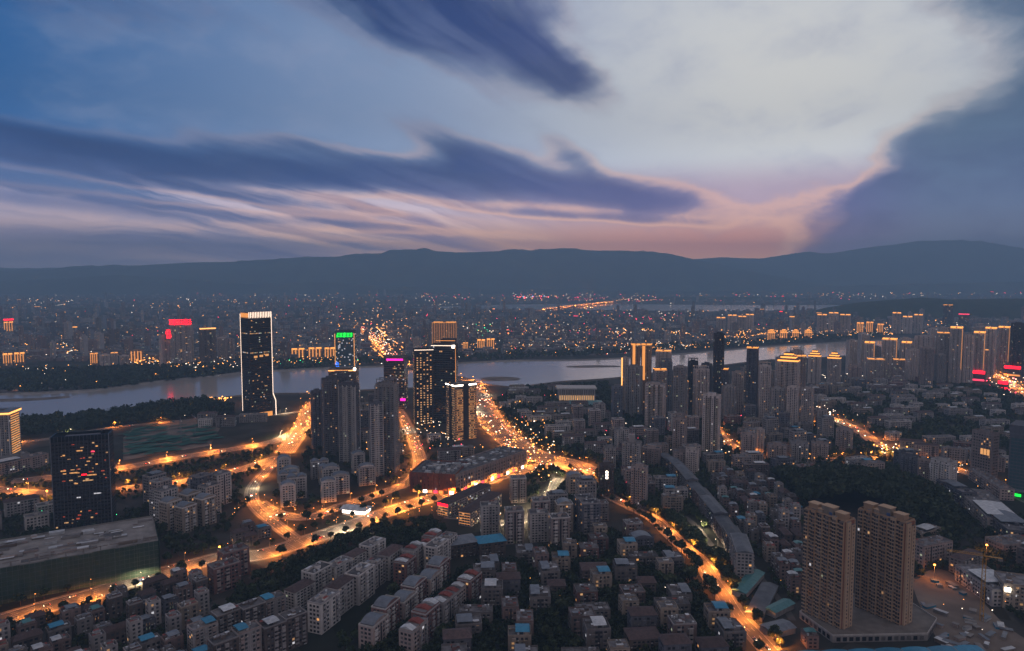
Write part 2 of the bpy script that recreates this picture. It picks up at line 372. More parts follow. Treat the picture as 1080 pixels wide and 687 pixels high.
# river
wm = NM('river_water'); wm.b.inputs['Base Color'].default_value = (.36, .335, .31, 1); wm.b.inputs['Roughness'].default_value = .17; wm.b.inputs['IOR'].default_value = 1.9
wm.b.inputs['Specular IOR Level'].default_value = .5
wt = wm.n('ShaderNodeTexCoord'); wp = wm.n('ShaderNodeMapping'); wp.inputs['Scale'].default_value = (.02, .05, 1); wm.l(wt.outputs['Object'], wp.inputs[0])
wn_ = wm.n('ShaderNodeTexNoise'); wn_.inputs['Scale'].default_value = 1.6; wn_.inputs['Detail'].default_value = 7; wm.l(wp.outputs[0], wn_.inputs['Vector'])
wb = wm.n('ShaderNodeBump'); wb.inputs['Strength'].default_value = .09; wb.inputs['Distance'].default_value = 1.0; wm.l(wn_.outputs[0], wb.inputs['Height']); wm.l(wb.outputs[0], wm.b.inputs['Normal'])
wr = wm.n('ShaderNodeMapRange'); wr.inputs[3].default_value = .07; wr.inputs[4].default_value = .18; wm.l(wn_.outputs[0], wr.inputs[0]); wm.l(wr.outputs[0], wm.b.inputs['Roughness'])
WATER = wm.m
far_bank = [(-260, 428), (-60, 419), (0, 416.5), (60, 414.5), (110, 411), (175, 402), (220, 398), (256, 393.5), (292, 391.5), (345, 389), (390, 387.5), (440, 385.5), (487, 383.5), (540, 381), (600, 380.5), (655, 378.5), (710, 374.5), (760, 370.5), (810, 366), (880, 362), (915, 360), (1000, 357), (1120, 352), (1300, 346)]
near_bank = [(-260, 462), (-40, 447), (0, 444), (32, 441), (47, 442.5), (75, 439), (125, 433), (150, 430), (175, 426.5), (212, 423), (250, 418), (292, 415.5), (327, 415), (400, 411), (470, 408), (490, 403), (505, 404.5), (540, 408.5), (565, 406), (590, 403), (622, 401), (652, 398.5), (700, 392), (735, 388), (762, 385.5), (810, 380), (860, 378), (910, 374), (960, 368), (1010, 364), (1120, 357), (1300, 350)]
fb = smooth([G(x, y) for x, y in far_bank], 4); nb = smooth([G(x, y) for x, y in near_bank], 4)
RIV = fb + nb[::-1]
river = poly_sheet('river', RIV, .05, WATER)
rp = [G(x, y) for x, y in ((-200, 327.4), (120, 325.5), (330, 322.6), (545, 321.2), (640, 321), (760, 321.8), (860, 322), (1000, 321), (1200, 320), (1200, 322), (1000, 323.4), (850, 327), (780, 328.4), (700, 328), (640, 327.2), (545, 326.6), (430, 324.5), (330, 325.0), (120, 328), (-200, 330))]
far_river = poly_sheet('river', smooth(rp[3:17], 3), .06, WATER)
# sand bars in the river
for i, pp in enumerate([[(507, 399), (522, 397.5), (545, 398.5), (547, 401), (530, 402), (508, 402)], [(597, 386.5), (625, 385.5), (652, 386), (652, 387.3), (615, 388), (598, 387.6)], [(0, 421), (40, 420), (70, 418), (70, 420), (30, 423), (0, 424)]]):
    poly_sheet('sand_bar', smooth([G(x, y) for x, y in pp], 3), .35, EARTH)
# embankment walls along both banks
for nm, pl, lab in (('embankment', fb, 'grey stone embankment wall along the far bank of the river'), ('embankment', nb, 'grey stone embankment wall along the near bank of the river')):
    mb = MB()
    for a, b in zip(pl, pl[1:]):
        d = (b - a).normalized(); q = Vector((-d.y, d.x, 0)) * (4 if pl is fb else -4)
        mb.face([tuple(a), tuple(b), (b.x + q.x, b.y + q.y, 3), (a.x + q.x, a.y + q.y, 3)], CONC)
        q2 = q * 2.2; mb.face([(a.x + q.x, a.y + q.y, 3), (b.x + q.x, b.y + q.y, 3), (b.x + q2.x, b.y + q2.y, 3), (a.x + q2.x, a.y + q2.y, 3)], PAVE)
        q3 = q * 2.6; mb.face([(a.x + q2.x, a.y + q2.y, 3), (b.x + q2.x, b.y + q2.y, 3), (b.x + q3.x, b.y + q3.y, 0), (a.x + q3.x, a.y + q3.y, 0)], PAVE)
    tag(mb.build(nm), lab, 'embankment')
for p in range(0, len(RIV)): pass
def in_river(x, y): return pip(x, y, RIV)

# mountains
HILL = noisy('mountain_woods', (.010, .018, .012), (.055, .075, .045), .003, .95, .05)
from mathutils import noise as mnoise
def px_profile(prof, x):
    for (xa, ya), (xb, yb) in zip(prof, prof[1:]):
        if xa <= x <= xb: return ya + (yb - ya) * (x - xa) / (xb - xa)
    return prof[0][1] if x < prof[0][0] else prof[-1][1]
def mountain(name, prof, Y, depth, x0, x1, n=300, m=26, amp=.15, mat=None):
    mb = MB(); k = mb.mid(mat or HILL); cols = n + 1
    for j in range(m + 1):
        v = j / m; yy = Y + depth * (v - .5)
        for i in range(n + 1):
            x = x0 + (x1 - x0) * i / n; wx = (x - 540) / F * Y
            top = H + Y * (289.8 - px_profile(prof, x)) / F
            s = math.sin(math.pi * v) ** .8
            nz = mnoise.fractal(Vector((wx / 900, yy / 900, Y / 1000)), 1.0, 2.1, 6)
            h = max(0.0, top) * s * (1 + amp * nz * (1 if abs(v - .5) > .05 else .07)) + 10 * nz * s
            mb.v.append((wx, yy + 180 * mnoise.noise(Vector((wx / 1500, v * 3, 1))), max(h, -2) if 0 < j < m else -5))
    for j in range(m):
        for i in range(n):
            a = j * cols + i; mb.f.append((a, a+1, a+cols+1, a+cols)); mb.mi.append(k)
    o = mb.build(name); o['kind'] = 'structure'
    for p in o.data.polygons: p.use_smooth = True
    return o
mountain('mountains', [(-300, 288), (0, 286), (60, 284), (130, 281), (200, 277), (260, 276), (300, 273), (345, 271), (380, 270), (430, 264), (480, 266), (540, 265), (600, 263), (650, 264), (700, 267), (760, 279), (800, 288), (850, 297), (900, 309)], 12500, 3000, -300, 900)
mountain('mountains', [(-300, 270), (0, 284), (300, 280), (640, 282), (700, 275), (760, 271.5), (805, 272), (850, 265), (862, 267), (880, 266), (930, 259), (965, 254), (1000, 254), (1040, 258), (1080, 262), (1200, 258), (1400, 268)], 14600, 3000, -300, 1400)
mountain('hills', [(-300, 300), (40, 297), (130, 291), (180, 293), (260, 299), (330, 297), (420, 302), (540, 305), (900, 308)], 10600, 1200, -300, 900, 160, 10)
mountain('hills', [(760, 312), (850, 304), (960, 299), (1100, 297), (1400, 300)], 11000, 1200, 760, 1400, 120, 10)
FORM = noisy('hill_woods', (.018, .030, .016), (.045, .060, .030), .02, .95, .05)
mountain('wooded_hill', [(845, 336), (880, 326), (920, 319), (950, 316), (980, 313.5), (1010, 316), (1050, 316), (1090, 317), (1200, 322), (1300, 334)], 4700, 700, 845, 1300, 120, 14, .10, FORM)
mountain('wooded_hill', [(560, 321), (640, 316), (700, 314), (760, 313), (860, 314), (900, 318)], 7900, 500, 560, 900, 80, 10, .1, FORM)

for m in (LIT2, LIT3, LIT, LITW, LITO, LAMP, LAMPW, HEADL, TAILL, GOLDS, STRIPW, STRIPO, WHITEL, GOLD, RED, GREENS, PURP, BLUES, PINKS): m.cycles.emission_sampling = 'NONE'
def PX(v):                     # world point -> photo pixel
    x, y, z = v[0], v[1], v[2] - H
    c = y * CP - z * SP
    if c < 1: return (-9999, -9999)
    u = y * SP + z * CP
    return (540 + F * x / c, 343.5 - F * u / c)
# ------------------------------------------------------------------ roads
# name, photo-pixel centre line, width, lamp spacing, cars per 100 m, where-phrase, lamp light on/off
ROADS = [
 ('expressway', [(-90, 680), (-40, 667), (0, 655), (50, 640), (98, 627), (135, 614), (196, 598), (235, 588), (276, 585), (330, 568), (374, 553), (430, 533), (487, 517), (520, 505), (560, 494), (604, 490)], 24, 29, 2.6, 'the expressway below green netting'),
 ('curved_street', [(272, 530), (290, 541), (325, 546), (360, 534), (400, 521), (432, 508), (443, 490), (438, 470), (425, 440), (412, 422), (405, 413)], 15, 32, 2.2, 'the curved street by grey towers'),
 ('riverside_boulevard', [(12, 508), (60, 503), (127, 494), (200, 481), (270, 470), (300, 462), (318, 450)], 22, 46, 1.6, 'the upper left boulevard'),
 ('lower_boulevard', [(-90, 508), (-40, 512), (0, 517), (57, 521), (127, 516), (200, 507), (255, 495), (296, 482)], 20, 44, 1.6, 'the lower left boulevard'),
 ('junction_road', [(336, 422), (326, 432), (321, 445), (313, 460), (300, 478)], 26, 30, 4.0, 'the bright left junction'),
 ('slip_road', [(296, 482), (278, 500), (266, 516), (268, 532), (284, 548), (312, 570)], 11, 44, 1.2, 'the slip road under the junction'),
 ('bridge_avenue', [(497, 404), (508, 425), (521, 447), (540, 466), (565, 481), (604, 491), (622, 502)], 46, 34, 7.5, 'the wide bridge avenue'),
 ('valley_street', [(604, 490), (622, 508), (640, 522), (665, 535), (690, 548), (705, 562), (720, 576), (741, 594), (752, 612), (763, 627), (776, 648), (795, 668), (815, 690), (834, 712)], 13, 38, 2.6, 'the winding old quarter street'),
 ('far_avenue', [(420, 384.5), (411, 373), (400, 361), (389, 351), (379, 345)], 50, 60, 6.0, 'the avenue beyond the bridge'),
 ('east_street', [(836, 428), (872, 440), (900, 451), (922, 466), (940, 480)], 18, 40, 3.0, 'the east street under towers'),
 ('market_road', [(945, 484), (975, 490), (1000, 493), (1030, 503), (1060, 516), (1085, 529), (1130, 548)], 16, 34, 2.2, 'the market road at right'),
 ('cross_street', [(752, 446), (764, 464), (790, 480), (825, 487), (872, 486), (915, 484), (945, 484)], 14, 38, 1.6, 'the cross street below towers'),
 ('far_embankment_road', [(-60, 416), (60, 409.5), (110, 406), (175, 397), (220, 393), (256, 389), (345, 384.5), (420, 382), (487, 378.5), (540, 375.5), (600, 375), (655, 373), (710, 369), (760, 365), (810, 360.5), (880, 356), (930, 352)], 14, 125, .3, 'the far bank embankment'),
 ('river_road', [(-40, 476), (0, 470), (60, 462), (120, 451), (200, 444), (240, 440), (290, 438), (334, 432)], 13, 60, .8, 'the road behind riverside trees'),
 ('shopping_road', [(1024, 387), (1056, 398), (1080, 414), (1120, 436)], 20, 44, 4.0, 'the road by red signs'),
 ('slab_lane', [(722, 545), (735, 556), (746, 570), (757, 584)], 6.5, 40, 3.0, 'the lane beside long slab'),
 ('tin_lane', [(792, 596), (805, 613), (824, 636), (836, 655)], 6, 0, 5.0, 'the lane behind tin sheds'),
 ('plaza_street', [(470, 545), (500, 548), (530, 552), (556, 548), (575, 530), (590, 505)], 10, 34, 1.5, 'the square beside pink offices'),
 ('far_road', [(600, 352), (650, 347), (682, 350), (716, 354), (790, 359)], 20, 0, 1.0, 'the far road'),
]
ROADPTS = {}
def ribbon(name, pts, w, z, m, z2=None):
    mb = MB(); prev = None
    for i, p in enumerate(pts):
        d = (pts[min(i+1, len(pts)-1)] - pts[max(i-1, 0)]); d.z = 0; d.normalize(); n = Vector((-d.y, d.x, 0))
        a, b = p + n * w / 2, p - n * w / 2
        if prev: mb.face([(prev[0].x, prev[0].y, z), (prev[1].x, prev[1].y, z), (b.x, b.y, z), (a.x, a.y, z)], m)
        prev = (a, b)
    return mb.build(name)
def side(pts, off):
    out = []
    for i, p in enumerate(pts):
        d = (pts[min(i+1, len(pts)-1)] - pts[max(i-1, 0)]); d.z = 0; d.normalize(); out.append(p + Vector((-d.y, d.x, 0)) * off)
    return out
def walk(pts, step, start=0.0):
    acc = -start; out = []
    for a, b in zip(pts, pts[1:]):
        ln = (b - a).length; d = (b - a) / ln if ln else Vector((1, 0, 0))
        while acc <= ln: 
            if acc >= 0: out.append((a + d * acc, d))
            acc += step
        acc -= ln
    return out
for i, (nm, pl, w, ls, cars, wh) in enumerate(ROADS):
    pts = smooth([G(x, y) for x, y in pl], 6); ROADPTS[nm] = pts
    o = ribbon(nm, pts, w, .10 + .02 * i, ASPH); o['kind'] = 'structure'
    for p, d in walk(pts, 3.0):
        nrm = Vector((-d.y, d.x, 0)); k = -w / 2 - 3
        while k <= w / 2 + 3.5:
            q = p + nrm * k; OCC.add((int(q.x // CELL), int(q.y // CELL))); k += 3
    # kerbs with pavement behind them, where they are near enough to be seen
    if w > 7 and nm not in ('far_avenue', 'far_road', 'far_embankment_road'):
        mb = MB()
        for sgn in (1, -1):
            e0, e1 = side(pts, sgn * w / 2), side(pts, sgn * (w / 2 + 3.2)); z = .24 + .02 * i
            for a, b, c, d in zip(e0, e0[1:], e1[1:], e1):
                mb.face([(a.x, a.y, z), (b.x, b.y, z), (c.x, c.y, z), (d.x, d.y, z)], PAVE)
                mb.face([(a.x, a.y, z - .16), (b.x, b.y, z - .16), (b.x, b.y, z), (a.x, a.y, z)], KERB)
        mb.build('pavement')['kind'] = 'structure'
    mb = MB(); z = .12 + .02 * i      # painted lines: lane dashes, edge lines
    lanes = max(2, int(w / 3.6)); hw = w / 2 - .5
    if w > 7:
        for off in (-hw, hw):
            s0, s1 = side(pts, off - .12), side(pts, off + .12)
            for a, b, c, d in zip(s0, s0[1:], s1[1:], s1): mb.face([(a.x, a.y, z), (b.x, b.y, z), (c.x, c.y, z), (d.x, d.y, z)], PAINT)
        for k in range(1, lanes):
            off = -hw + 2 * hw * k / lanes
            for p, d in walk(side(pts, off), 12.0):
                n = Vector((-d.y, d.x, 0)) * .12; q = p + d * 5
                mb.face([(p.x - n.x, p.y - n.y, z), (q.x - n.x, q.y - n.y, z), (q.x + n.x, q.y + n.y, z), (p.x + n.x, p.y + n.y, z)], PAINT)
        mb.build('road_markings')['kind'] = 'structure'

# ------------------------------------------------------------------ street lamps
mp = MB(); mp.tube((0, 0, 0), (0, 0, 9.4), .16, .09, STEEL, 6); mp.tube((0, 0, 0), (0, 0, .5), .28, .24, STEEL, 6); POLE = mp.mesh('pole')
ma = MB(); ma.tube((0, 0, 9.3), (.9, 0, 9.95), .07, .06, STEEL, 5); ma.tube((.9, 0, 9.95), (2.2, 0, 10.1), .06, .05, STEEL, 5); ARM = ma.mesh('arm')
mh = MB(); mh.box(1.9, 2.9, -.26, .26, 9.98, 10.2, STEEL); HOOD = mh.mesh('lamp_hood')
def lampmesh(mat, r):
    mb = MB()
    for k in range(2):
        n = 8; zs = ((9.55, .35), (9.96, 1.0)) 
    mb.prism([(2.4 + r * math.cos(t * math.pi / 4), r * math.sin(t * math.pi / 4)) for t in range(8)], 9.97 - r * .9, 9.97, mat)
    return mb.mesh('lamp_bulb')
BULB = {(m, b): lampmesh((LAMP, LAMPW)[m], r) for m in (0, 1) for b, r in ((0, .32), (1, .5), (2, .8))}
LDAT = {}
def lamp_light(kind, power):
    k = (kind, power)
    if k not in LDAT:
        l = bpy.data.lights.new('lamp_light', 'SPOT'); l.energy = power; l.spot_size = math.radians(176); l.spot_blend = .35; l.color = ((1.0, .28, .045), (1.0, .72, .42))[kind]; l.shadow_soft_size = .5; LDAT[k] = l
    return LDAT[k]
LAMPS = []
NL = 0
def add_lamp(p, ang, kind, power, cnt, sd, wh, group):
    global NL
    Y = p.y; big = 0 if Y < 800 else 1 if Y < 1500 else 2
    r = empty('street_lamp', p, ang)
    part(POLE, 'pole', r); a = part(ARM, 'arm', r); part(HOOD, 'lamp_hood', a); part(BULB[(kind, big)], 'lamp_bulb', r)
    if power:
        o = bpy.data.objects.new('lamp_light', lamp_light(kind, power)); C.objects.link(o); o.parent = r; o.location = (2.4, 0, 8.9)
    tag(r, f"{'amber' if kind == 0 else 'white'} street lamp, {sd + wh if sd else wh}, {ordn(cnt)} from near end", 'street lamp', group)
    NL += 1
random.seed(11); rnd_p = random.Random(4)
PWR = 36000
for nm, pl, w, ls, cars, wh in ROADS:
    if not ls: continue
    pts = ROADPTS[nm]; two = w >= 20 and nm not in ('far_avenue',)
    for sgn in ((1, -1) if two else (1,)):
        q = side(pts, sgn * (w / 2 + .8)); lst = []
        for p, d in walk(q, ls * 1.42 * (1.0 if two else .9), random.uniform(0, 10)):
            x, y = PX((p.x, p.y, 5))
            if -25 < x < 1105 and y < 705: lst.append((p, d))
        if lst and lst[0][0].y > lst[-1][0].y: lst.reverse()
        for c, (p, d) in enumerate(lst, 1):
            dd = d if pts[0].y < pts[-1].y else -d
            n = Vector((-d.y, d.x, 0)) * (-sgn); kind = 1 if nm in ('plaza_street', 'slab_lane') or random.random() < .06 else 0
            pw = PWR * (1.0 if w < 20 else 1.7) * (.7 if nm in ('bridge_avenue', 'junction_road') else 1) * (.5 if nm == 'slab_lane' else 1.25 if nm == 'valley_street' else 1) * rnd_p.choice((.55, .8, 1.0, 1.3)) * (.35 if nm == 'far_embankment_road' else 1)
            if nm in ('far_avenue',): pw *= 2.5
            sd = ('far side of ' if n.y < 0 else 'near side of ') if two else ''
            if nm == 'expressway' and sd.startswith('far') and p.x < -150: pw = 0
            add_lamp(Vector((p.x, p.y, .1)), math.atan2(n.y, n.x), kind, round(pw, -2), c, sd, wh, 'street lamps along ' + wh)
print('lamps', NL)

# ------------------------------------------------------------------ cars
def car_meshes(paint):
    b = MB(); pr = [(-2.2, .35), (-2.2, .85), (-1.5, .95), (-.9, 1.0), (1.0, 1.0), (2.1, .8), (2.25, .4)]
    def ext(pr, hw, mat, mb):
        n = len(mb.v); c = len(pr); k = mb.mid(mat)
        for y in (-hw, hw): mb.v += [(x, y, z) for x, z in pr]
        for i in range(c):
            j = (i + 1) % c; mb.f.append((n+i, n+j, n+c+j, n+c+i)); mb.mi.append(k)
        mb.f.append(tuple(range(n, n+c))); mb.mi.append(k); mb.f.append(tuple(range(n+2*c-1, n+c-1, -1))); mb.mi.append(k)
    ext(pr, .88, paint, b)
    c = MB(); ext([(-1.7, .97), (-1.1, 1.42), (.3, 1.45), (1.0, 1.0)], .74, GLASS, c)
    r = MB(); ext([(-1.1, 1.43), (-.9, 1.5), (.2, 1.52), (.32, 1.46)], .70, paint, r)
    return b.mesh('body'), c.mesh('cabin'), r.mesh('roof')
CARS = [car_meshes(m) for m in CARM]
w_ = MB(); w_.tube((0, -.1, 0), (0, .1, 0), .33, .33, RUB, 10); WHEEL = w_.mesh('wheel')
def lightm(x, mat, nm, s):
    mb = MB(); mb.box(x, x + (.12 if x > 0 else -.12) + .001, -.22 * s, .22 * s, .6, .6 + .2 * s, mat); return mb.mesh(nm)
HL = [lightm(2.22, HEADL, 'headlight', s) for s in (1, 2.2, 3.2)]; TL = [lightm(-2.2, TAILL, 'taillight', s) for s in (1, 2.2, 3.2)]
ncar = 0
CN = ['white', 'black', 'silver', 'red', 'blue']
random.seed(5)
for nm, pl, w, ls, cars, wh in ROADS:
    if not cars: continue
    pts = ROADPTS[nm]; ln = sum((b - a).length for a, b in zip(pts, pts[1:])); lanes = max(2, int(w / 3.6)) if w > 7 else 1
    spots = []
    for k in range(int(ln / 100 * cars)):
        s = random.uniform(0, ln); lane = random.randrange(lanes); acc = 0
        off = -(w / 2 - .5) + (w - 1) * (lane + .5) / lanes if lanes > 1 else 0
        for a, b in zip(pts, pts[1:]):
            l = (b - a).length
            if acc + l >= s:
                d = (b - a).normalized(); p = a + d * (s - acc) + Vector((-d.y, d.x, 0)) * off
                if off > 0: d = -d
                x, y = PX((p.x, p.y, 0))
                if -20 < x < 1100 and y < 700 and not any((p - q).length < 6 for q, _ in spots): spots.append((p, d))
                break
            acc += l
    spots.sort(key=lambda t: t[0].y)
    for c, (p, d) in enumerate(spots, 1):
        if ncar >= 300: break
        ci = random.randrange(5); ncar += 1
        zi = [r[0] for r in ROADS].index(nm)
        r = empty('car', (p.x, p.y, .11 + .02 * zi), math.atan2(d.y, d.x))
        B = CARS[ci]; part(B[0], 'body', r); cb = part(B[1], 'cabin', r); part(B[2], 'roof', cb)
        sz = 0 if p.y < 750 else 1 if p.y < 1500 else 2
        if p.y < 1000:
            for wx in (-1.35, 1.4):
                for wy in (-.85, .85): part(WHEEL, 'wheel', r, (wx, wy, .33))
        for wy in ((-.6, .6)):
            part(HL[sz], 'headlight', r, (0, wy, 0)); part(TL[sz], 'taillight', r, (0, wy, 0))
        away = d.y > 0
        tag(r, f"{CN[ci]} car with {'taillights' if away else 'headlights'}, {ordn(c)} from near end of {wh}", 'car', 'cars driving on ' + wh)
print('cars', ncar)

# ------------------------------------------------------------------ road bridge over the river
def bridge(name, a, b, w, zd, lab, npier, seed=0, lamps=True, pw=0):
    d = b - a; ln = d.length; ang = math.atan2(d.y, d.x); r = empty(name, a, ang)
    m = MB(); m.box(0, ln, -w/2, w/2, zd - 1.6, zd, CONC, ASPH); part(m, 'deck', r)
    for s in (-1, 1):
        m = MB(); m.box(0, ln, s * w/2 - .15, s * w/2 + .15, zd, zd + 1.1, CONC); part(m, 'parapet', r)
    for i in range(npier):
        x = ln * (i + .5) / npier; m = MB(); m.prism([(x - 1.6, -w * .38), (x + 1.6, -w * .38), (x + 1.6, w * .38), (x - 1.6, w * .38)], -2, zd - 1.6, CONC)
        m.box(x - 2.2, x + 2.2, -w * .46, w * .46, zd - 2.6, zd - 1.61, CONC); part(m, 'pier', r)
    tag(r, lab, 'bridge')
    k = int(ln / 70)
    for i in range(k + 1):
        for s in (-1, 1):
            m = MB(); x = ln * (i + .3) / (k + 1); m.tube((x, s * (w/2 - .4), zd), (x, s * (w/2 - .4), zd + 9), .15, .1, STEEL, 5); m.box(x - .9, x + .9, s * (w/2 - 1) - .9, s * (w/2 - 1) + .9, zd + 8.6, zd + 9.4, LAMP); part(m, 'lamp_post', r)
            if pw and i % 2 == 0:
                o = bpy.data.objects.new('lamp_light', lamp_light(0, pw)); C.objects.link(o); o.parent = r; o.location = (x, s * (w/2 - 3), zd + 8)
    return r
bridge('road_bridge', G(497, 404), G(420, 384.5), 36, 4.0, 'lamplit road bridge crossing the wide river behind the office towers', 9, pw=60000)
bridge('road_bridge', G(574, 327.8), G(648, 319.4), 40, 10.0, 'long far bridge glowing amber over the upper bend of the river', 14, pw=500000)

# ================================================================== building builders
def rect_walls(mb, x0, x1, y0, y1, z0, fl, fh, pitch, ww, wh, **k):
    for a, b in (((x0, y0), (x1, y0)), ((x1, y0), (x1, y1)), ((x1, y1), (x0, y1)), ((x0, y1), (x0, y0))): mb.windows(a, b, z0, fl, fh, pitch, ww, wh, **k)
def parapet(mb, x0, x1, y0, y1, z, h, m, t=.35):
    mb.box(x0, x1, y0, y0 + t, z, z + h, m); mb.box(x0, x1, y1 - t, y1, z, z + h, m)
    mb.box(x0, x0 + t, y0 + t + .01, y1 - t - .01, z, z + h, m); mb.box(x1 - t, x1, y0 + t + .01, y1 - t - .01, z, z + h, m)
def roof_clutter(w, d, h, wall, seed):
    rnd = random.Random(seed); out = []
    for i in range(max(1, int(w / 12))):
        x = -w/2 + w * (i + .5) / max(1, int(w / 12)); q = MB(); q.box(x - 1.6, x + 1.6, -1.2, 2.6, h + .01, h + 2.7, wall, ROOF); out.append(('stair_head', q))
    for i in range(rnd.randint(2, 5)):
        x, y = rnd.uniform(-w/2 + 2, w/2 - 2), rnd.choice((-1, 1)) * rnd.uniform(d * .22, d * .36); r = rnd.uniform(.6, 1.0); t = MB()
        t.prism([(x + r * math.cos(k * math.pi / 3), y + r * math.sin(k * math.pi / 3)) for k in range(6)], h + .02, h + rnd.uniform(1.2, 2), TINW); out.append(('water_tank', t))
    return out
# a walk-up block: slab lines, balconies, stair heads, tanks, sometimes a tin roof
def block(w, d, fl, wall, seed, roof='deck', fh=3.0, lit=.035, trim=None, balc=True):
    rnd = random.Random(seed); st = random.getstate(); random.seed(seed)
    h = fl * fh + .4; mb = MB(); mb.box(-w/2, w/2, -d/2, d/2, 0, h, wall, ROOF)
    rect_walls(mb, -w/2, w/2, -d/2, d/2, 0, fl, fh, 3.3, 2.1, 1.65, lit=lit, off=.06, sill=.85)
    for s in (-1, 1):             # raised stair strips, some coloured dark to stand for shaded recesses
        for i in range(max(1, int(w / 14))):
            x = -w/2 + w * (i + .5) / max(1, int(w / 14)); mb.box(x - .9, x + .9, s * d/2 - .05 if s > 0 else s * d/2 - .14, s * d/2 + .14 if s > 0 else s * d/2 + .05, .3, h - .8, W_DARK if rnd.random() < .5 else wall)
    parts = [('wall', mb)]
    if balc:
        n = max(2, int(w / 6.5))
        for s in (-1, 1):
            for i in range(n):
                if (i + seed) % 3 == 0 and n > 2: continue
                x = -w/2 + w * (i + .5) / n; bb = MB(); ya, yb_ = (d/2 + .12, d/2 + .5) if s > 0 else (-d/2 - .5, -d/2 - .12)
                bb.box(x - 1.62, x - 1.48, ya, yb_, 2.6, h - .4, trim or wall)
                for f in range(1, fl):
                    z = f * fh; y0, y1 = (d/2 + .15, d/2 + 1.25) if s > 0 else (-d/2 - 1.25, -d/2 - .15)
                    bb.box(x - 1.5, x + 1.5, y0, y1, z - .1, z + (1.0 if (f + i) % 4 else 2.4), trim or wall)
                parts.append(('balcony_stack', bb))
    ac = parts[0][1]              # air-conditioner boxes and stains of daily use on the long walls
    for i in range(int(w * fl * .22)):
        s = rnd.choice((-1, 1)); x = rnd.uniform(-w/2 + 1, w/2 - 1); z = rnd.randrange(fl) * fh + .25; y = s * (d/2 + .28)
        ac.box(x - .5, x + .5, y - .26, y + .26, z, z + .62, rnd.choice((TINW, W_WHITE, CONC)))
    rf = MB(); parapet(rf, -w/2, w/2, -d/2, d/2, h, 1.0, trim or wall)
    parts.append(('parapet', rf))
    if roof in ('deck', 'blue', 'pale', 'slate', 'teal'):
        for i in range(rnd.randint(3, 6)):
            q = MB(); sx_, sy_ = rnd.uniform(1.2, 2.8), rnd.uniform(.9, 1.8); x, y = rnd.uniform(-w/2 + 3, w/2 - 3), rnd.choice((-1, 1)) * d * .27
            q.box(x - sx_, x + sx_, y - sy_, y + sy_, h + .02, h + rnd.uniform(1.0, 2.6), wall, rnd.choice((TINW, TINS, ROOF, ROOF, TINW, TILER))); parts.append(('roof_shed', q))
    if roof == 'deck':
        parts += roof_clutter(w, d, h, wall, seed)
    elif roof in ('blue', 'pale', 'slate', 'teal'):
        parts += roof_clutter(w, d, h, wall, seed)
        m = {'blue': TINB, 'pale': TINW, 'slate': TINS, 'teal': TEAL}[roof]; t = MB(); ww_ = w * rnd.uniform(.35, .6); x0 = rnd.uniform(-w/2 + .5, w/2 - ww_ - .5)
        for k in range(4): t.box(x0 + .3 + (ww_ - .6) * (k % 2), x0 + .45 + (ww_ - .6) * (k % 2), (-1, 1)[k // 2] * d * .38, (-1, 1)[k // 2] * d * .38 + .15, h, h + 2.6, STEEL)
        t.gable(x0, x0 + ww_, -d * .42, d * .42, h + 2.6, h + 3.5, m); parts.append(('tin_roof', t))
    elif roof == 'hip':
        t = MB(); t.gable(-w/2, w/2, -d/2, d/2, h + .9, h + 3.6, TILE, hip=min(w, d) * .35, ov=.7); parts.append(('tiled_roof', t))
    elif roof == 'red':
        t = MB(); n = max(2, int(w / 11))
        for i in range(n):
            x0 = -w/2 + w * i / n; t.box(x0 + .6, x0 + w/n - .6, -d/2 + .8, d/2 - .8, h, h + 1.9, wall, ROOF); t.gable(x0 + .6, x0 + w/n * .55, -d/2 + .8, d/2 - .8, h + 1.91, h + 3.6, TILER if i % 2 else TINW, ov=.3)
        parts.append(('tiled_roof', t))
    elif roof == 'arch':
        t = MB(); n = max(1, int(w / 12))
        for i in range(n):
            x0 = -w/2 + w * (i + .08) / n; x1 = -w/2 + w * (i + .92) / n; sg = 8
            pr = [(x0 + (x1 - x0) * k / sg, h + .9 + 2.6 * math.sin(math.pi * k / sg) ** .8) for k in range(sg + 1)]
            for (xa, za), (xb, zb) in zip(pr, pr[1:]): t.face([(xa, -d/2 + .5, za), (xb, -d/2 + .5, zb), (xb, d/2 - .5, zb), (xa, d/2 - .5, za)], TINS)
            for y in (-d/2 + .5, d/2 - .5): t.face([(a, y, z) for a, z in pr] + [(x1, y, h), (x0, y, h)], wall)
        parts.append(('vaulted_roof', t))
    random.setstate(st)
    return dict(parts=[(n, m.mesh(n)) for n, m in parts], w=w, d=d, h=h)
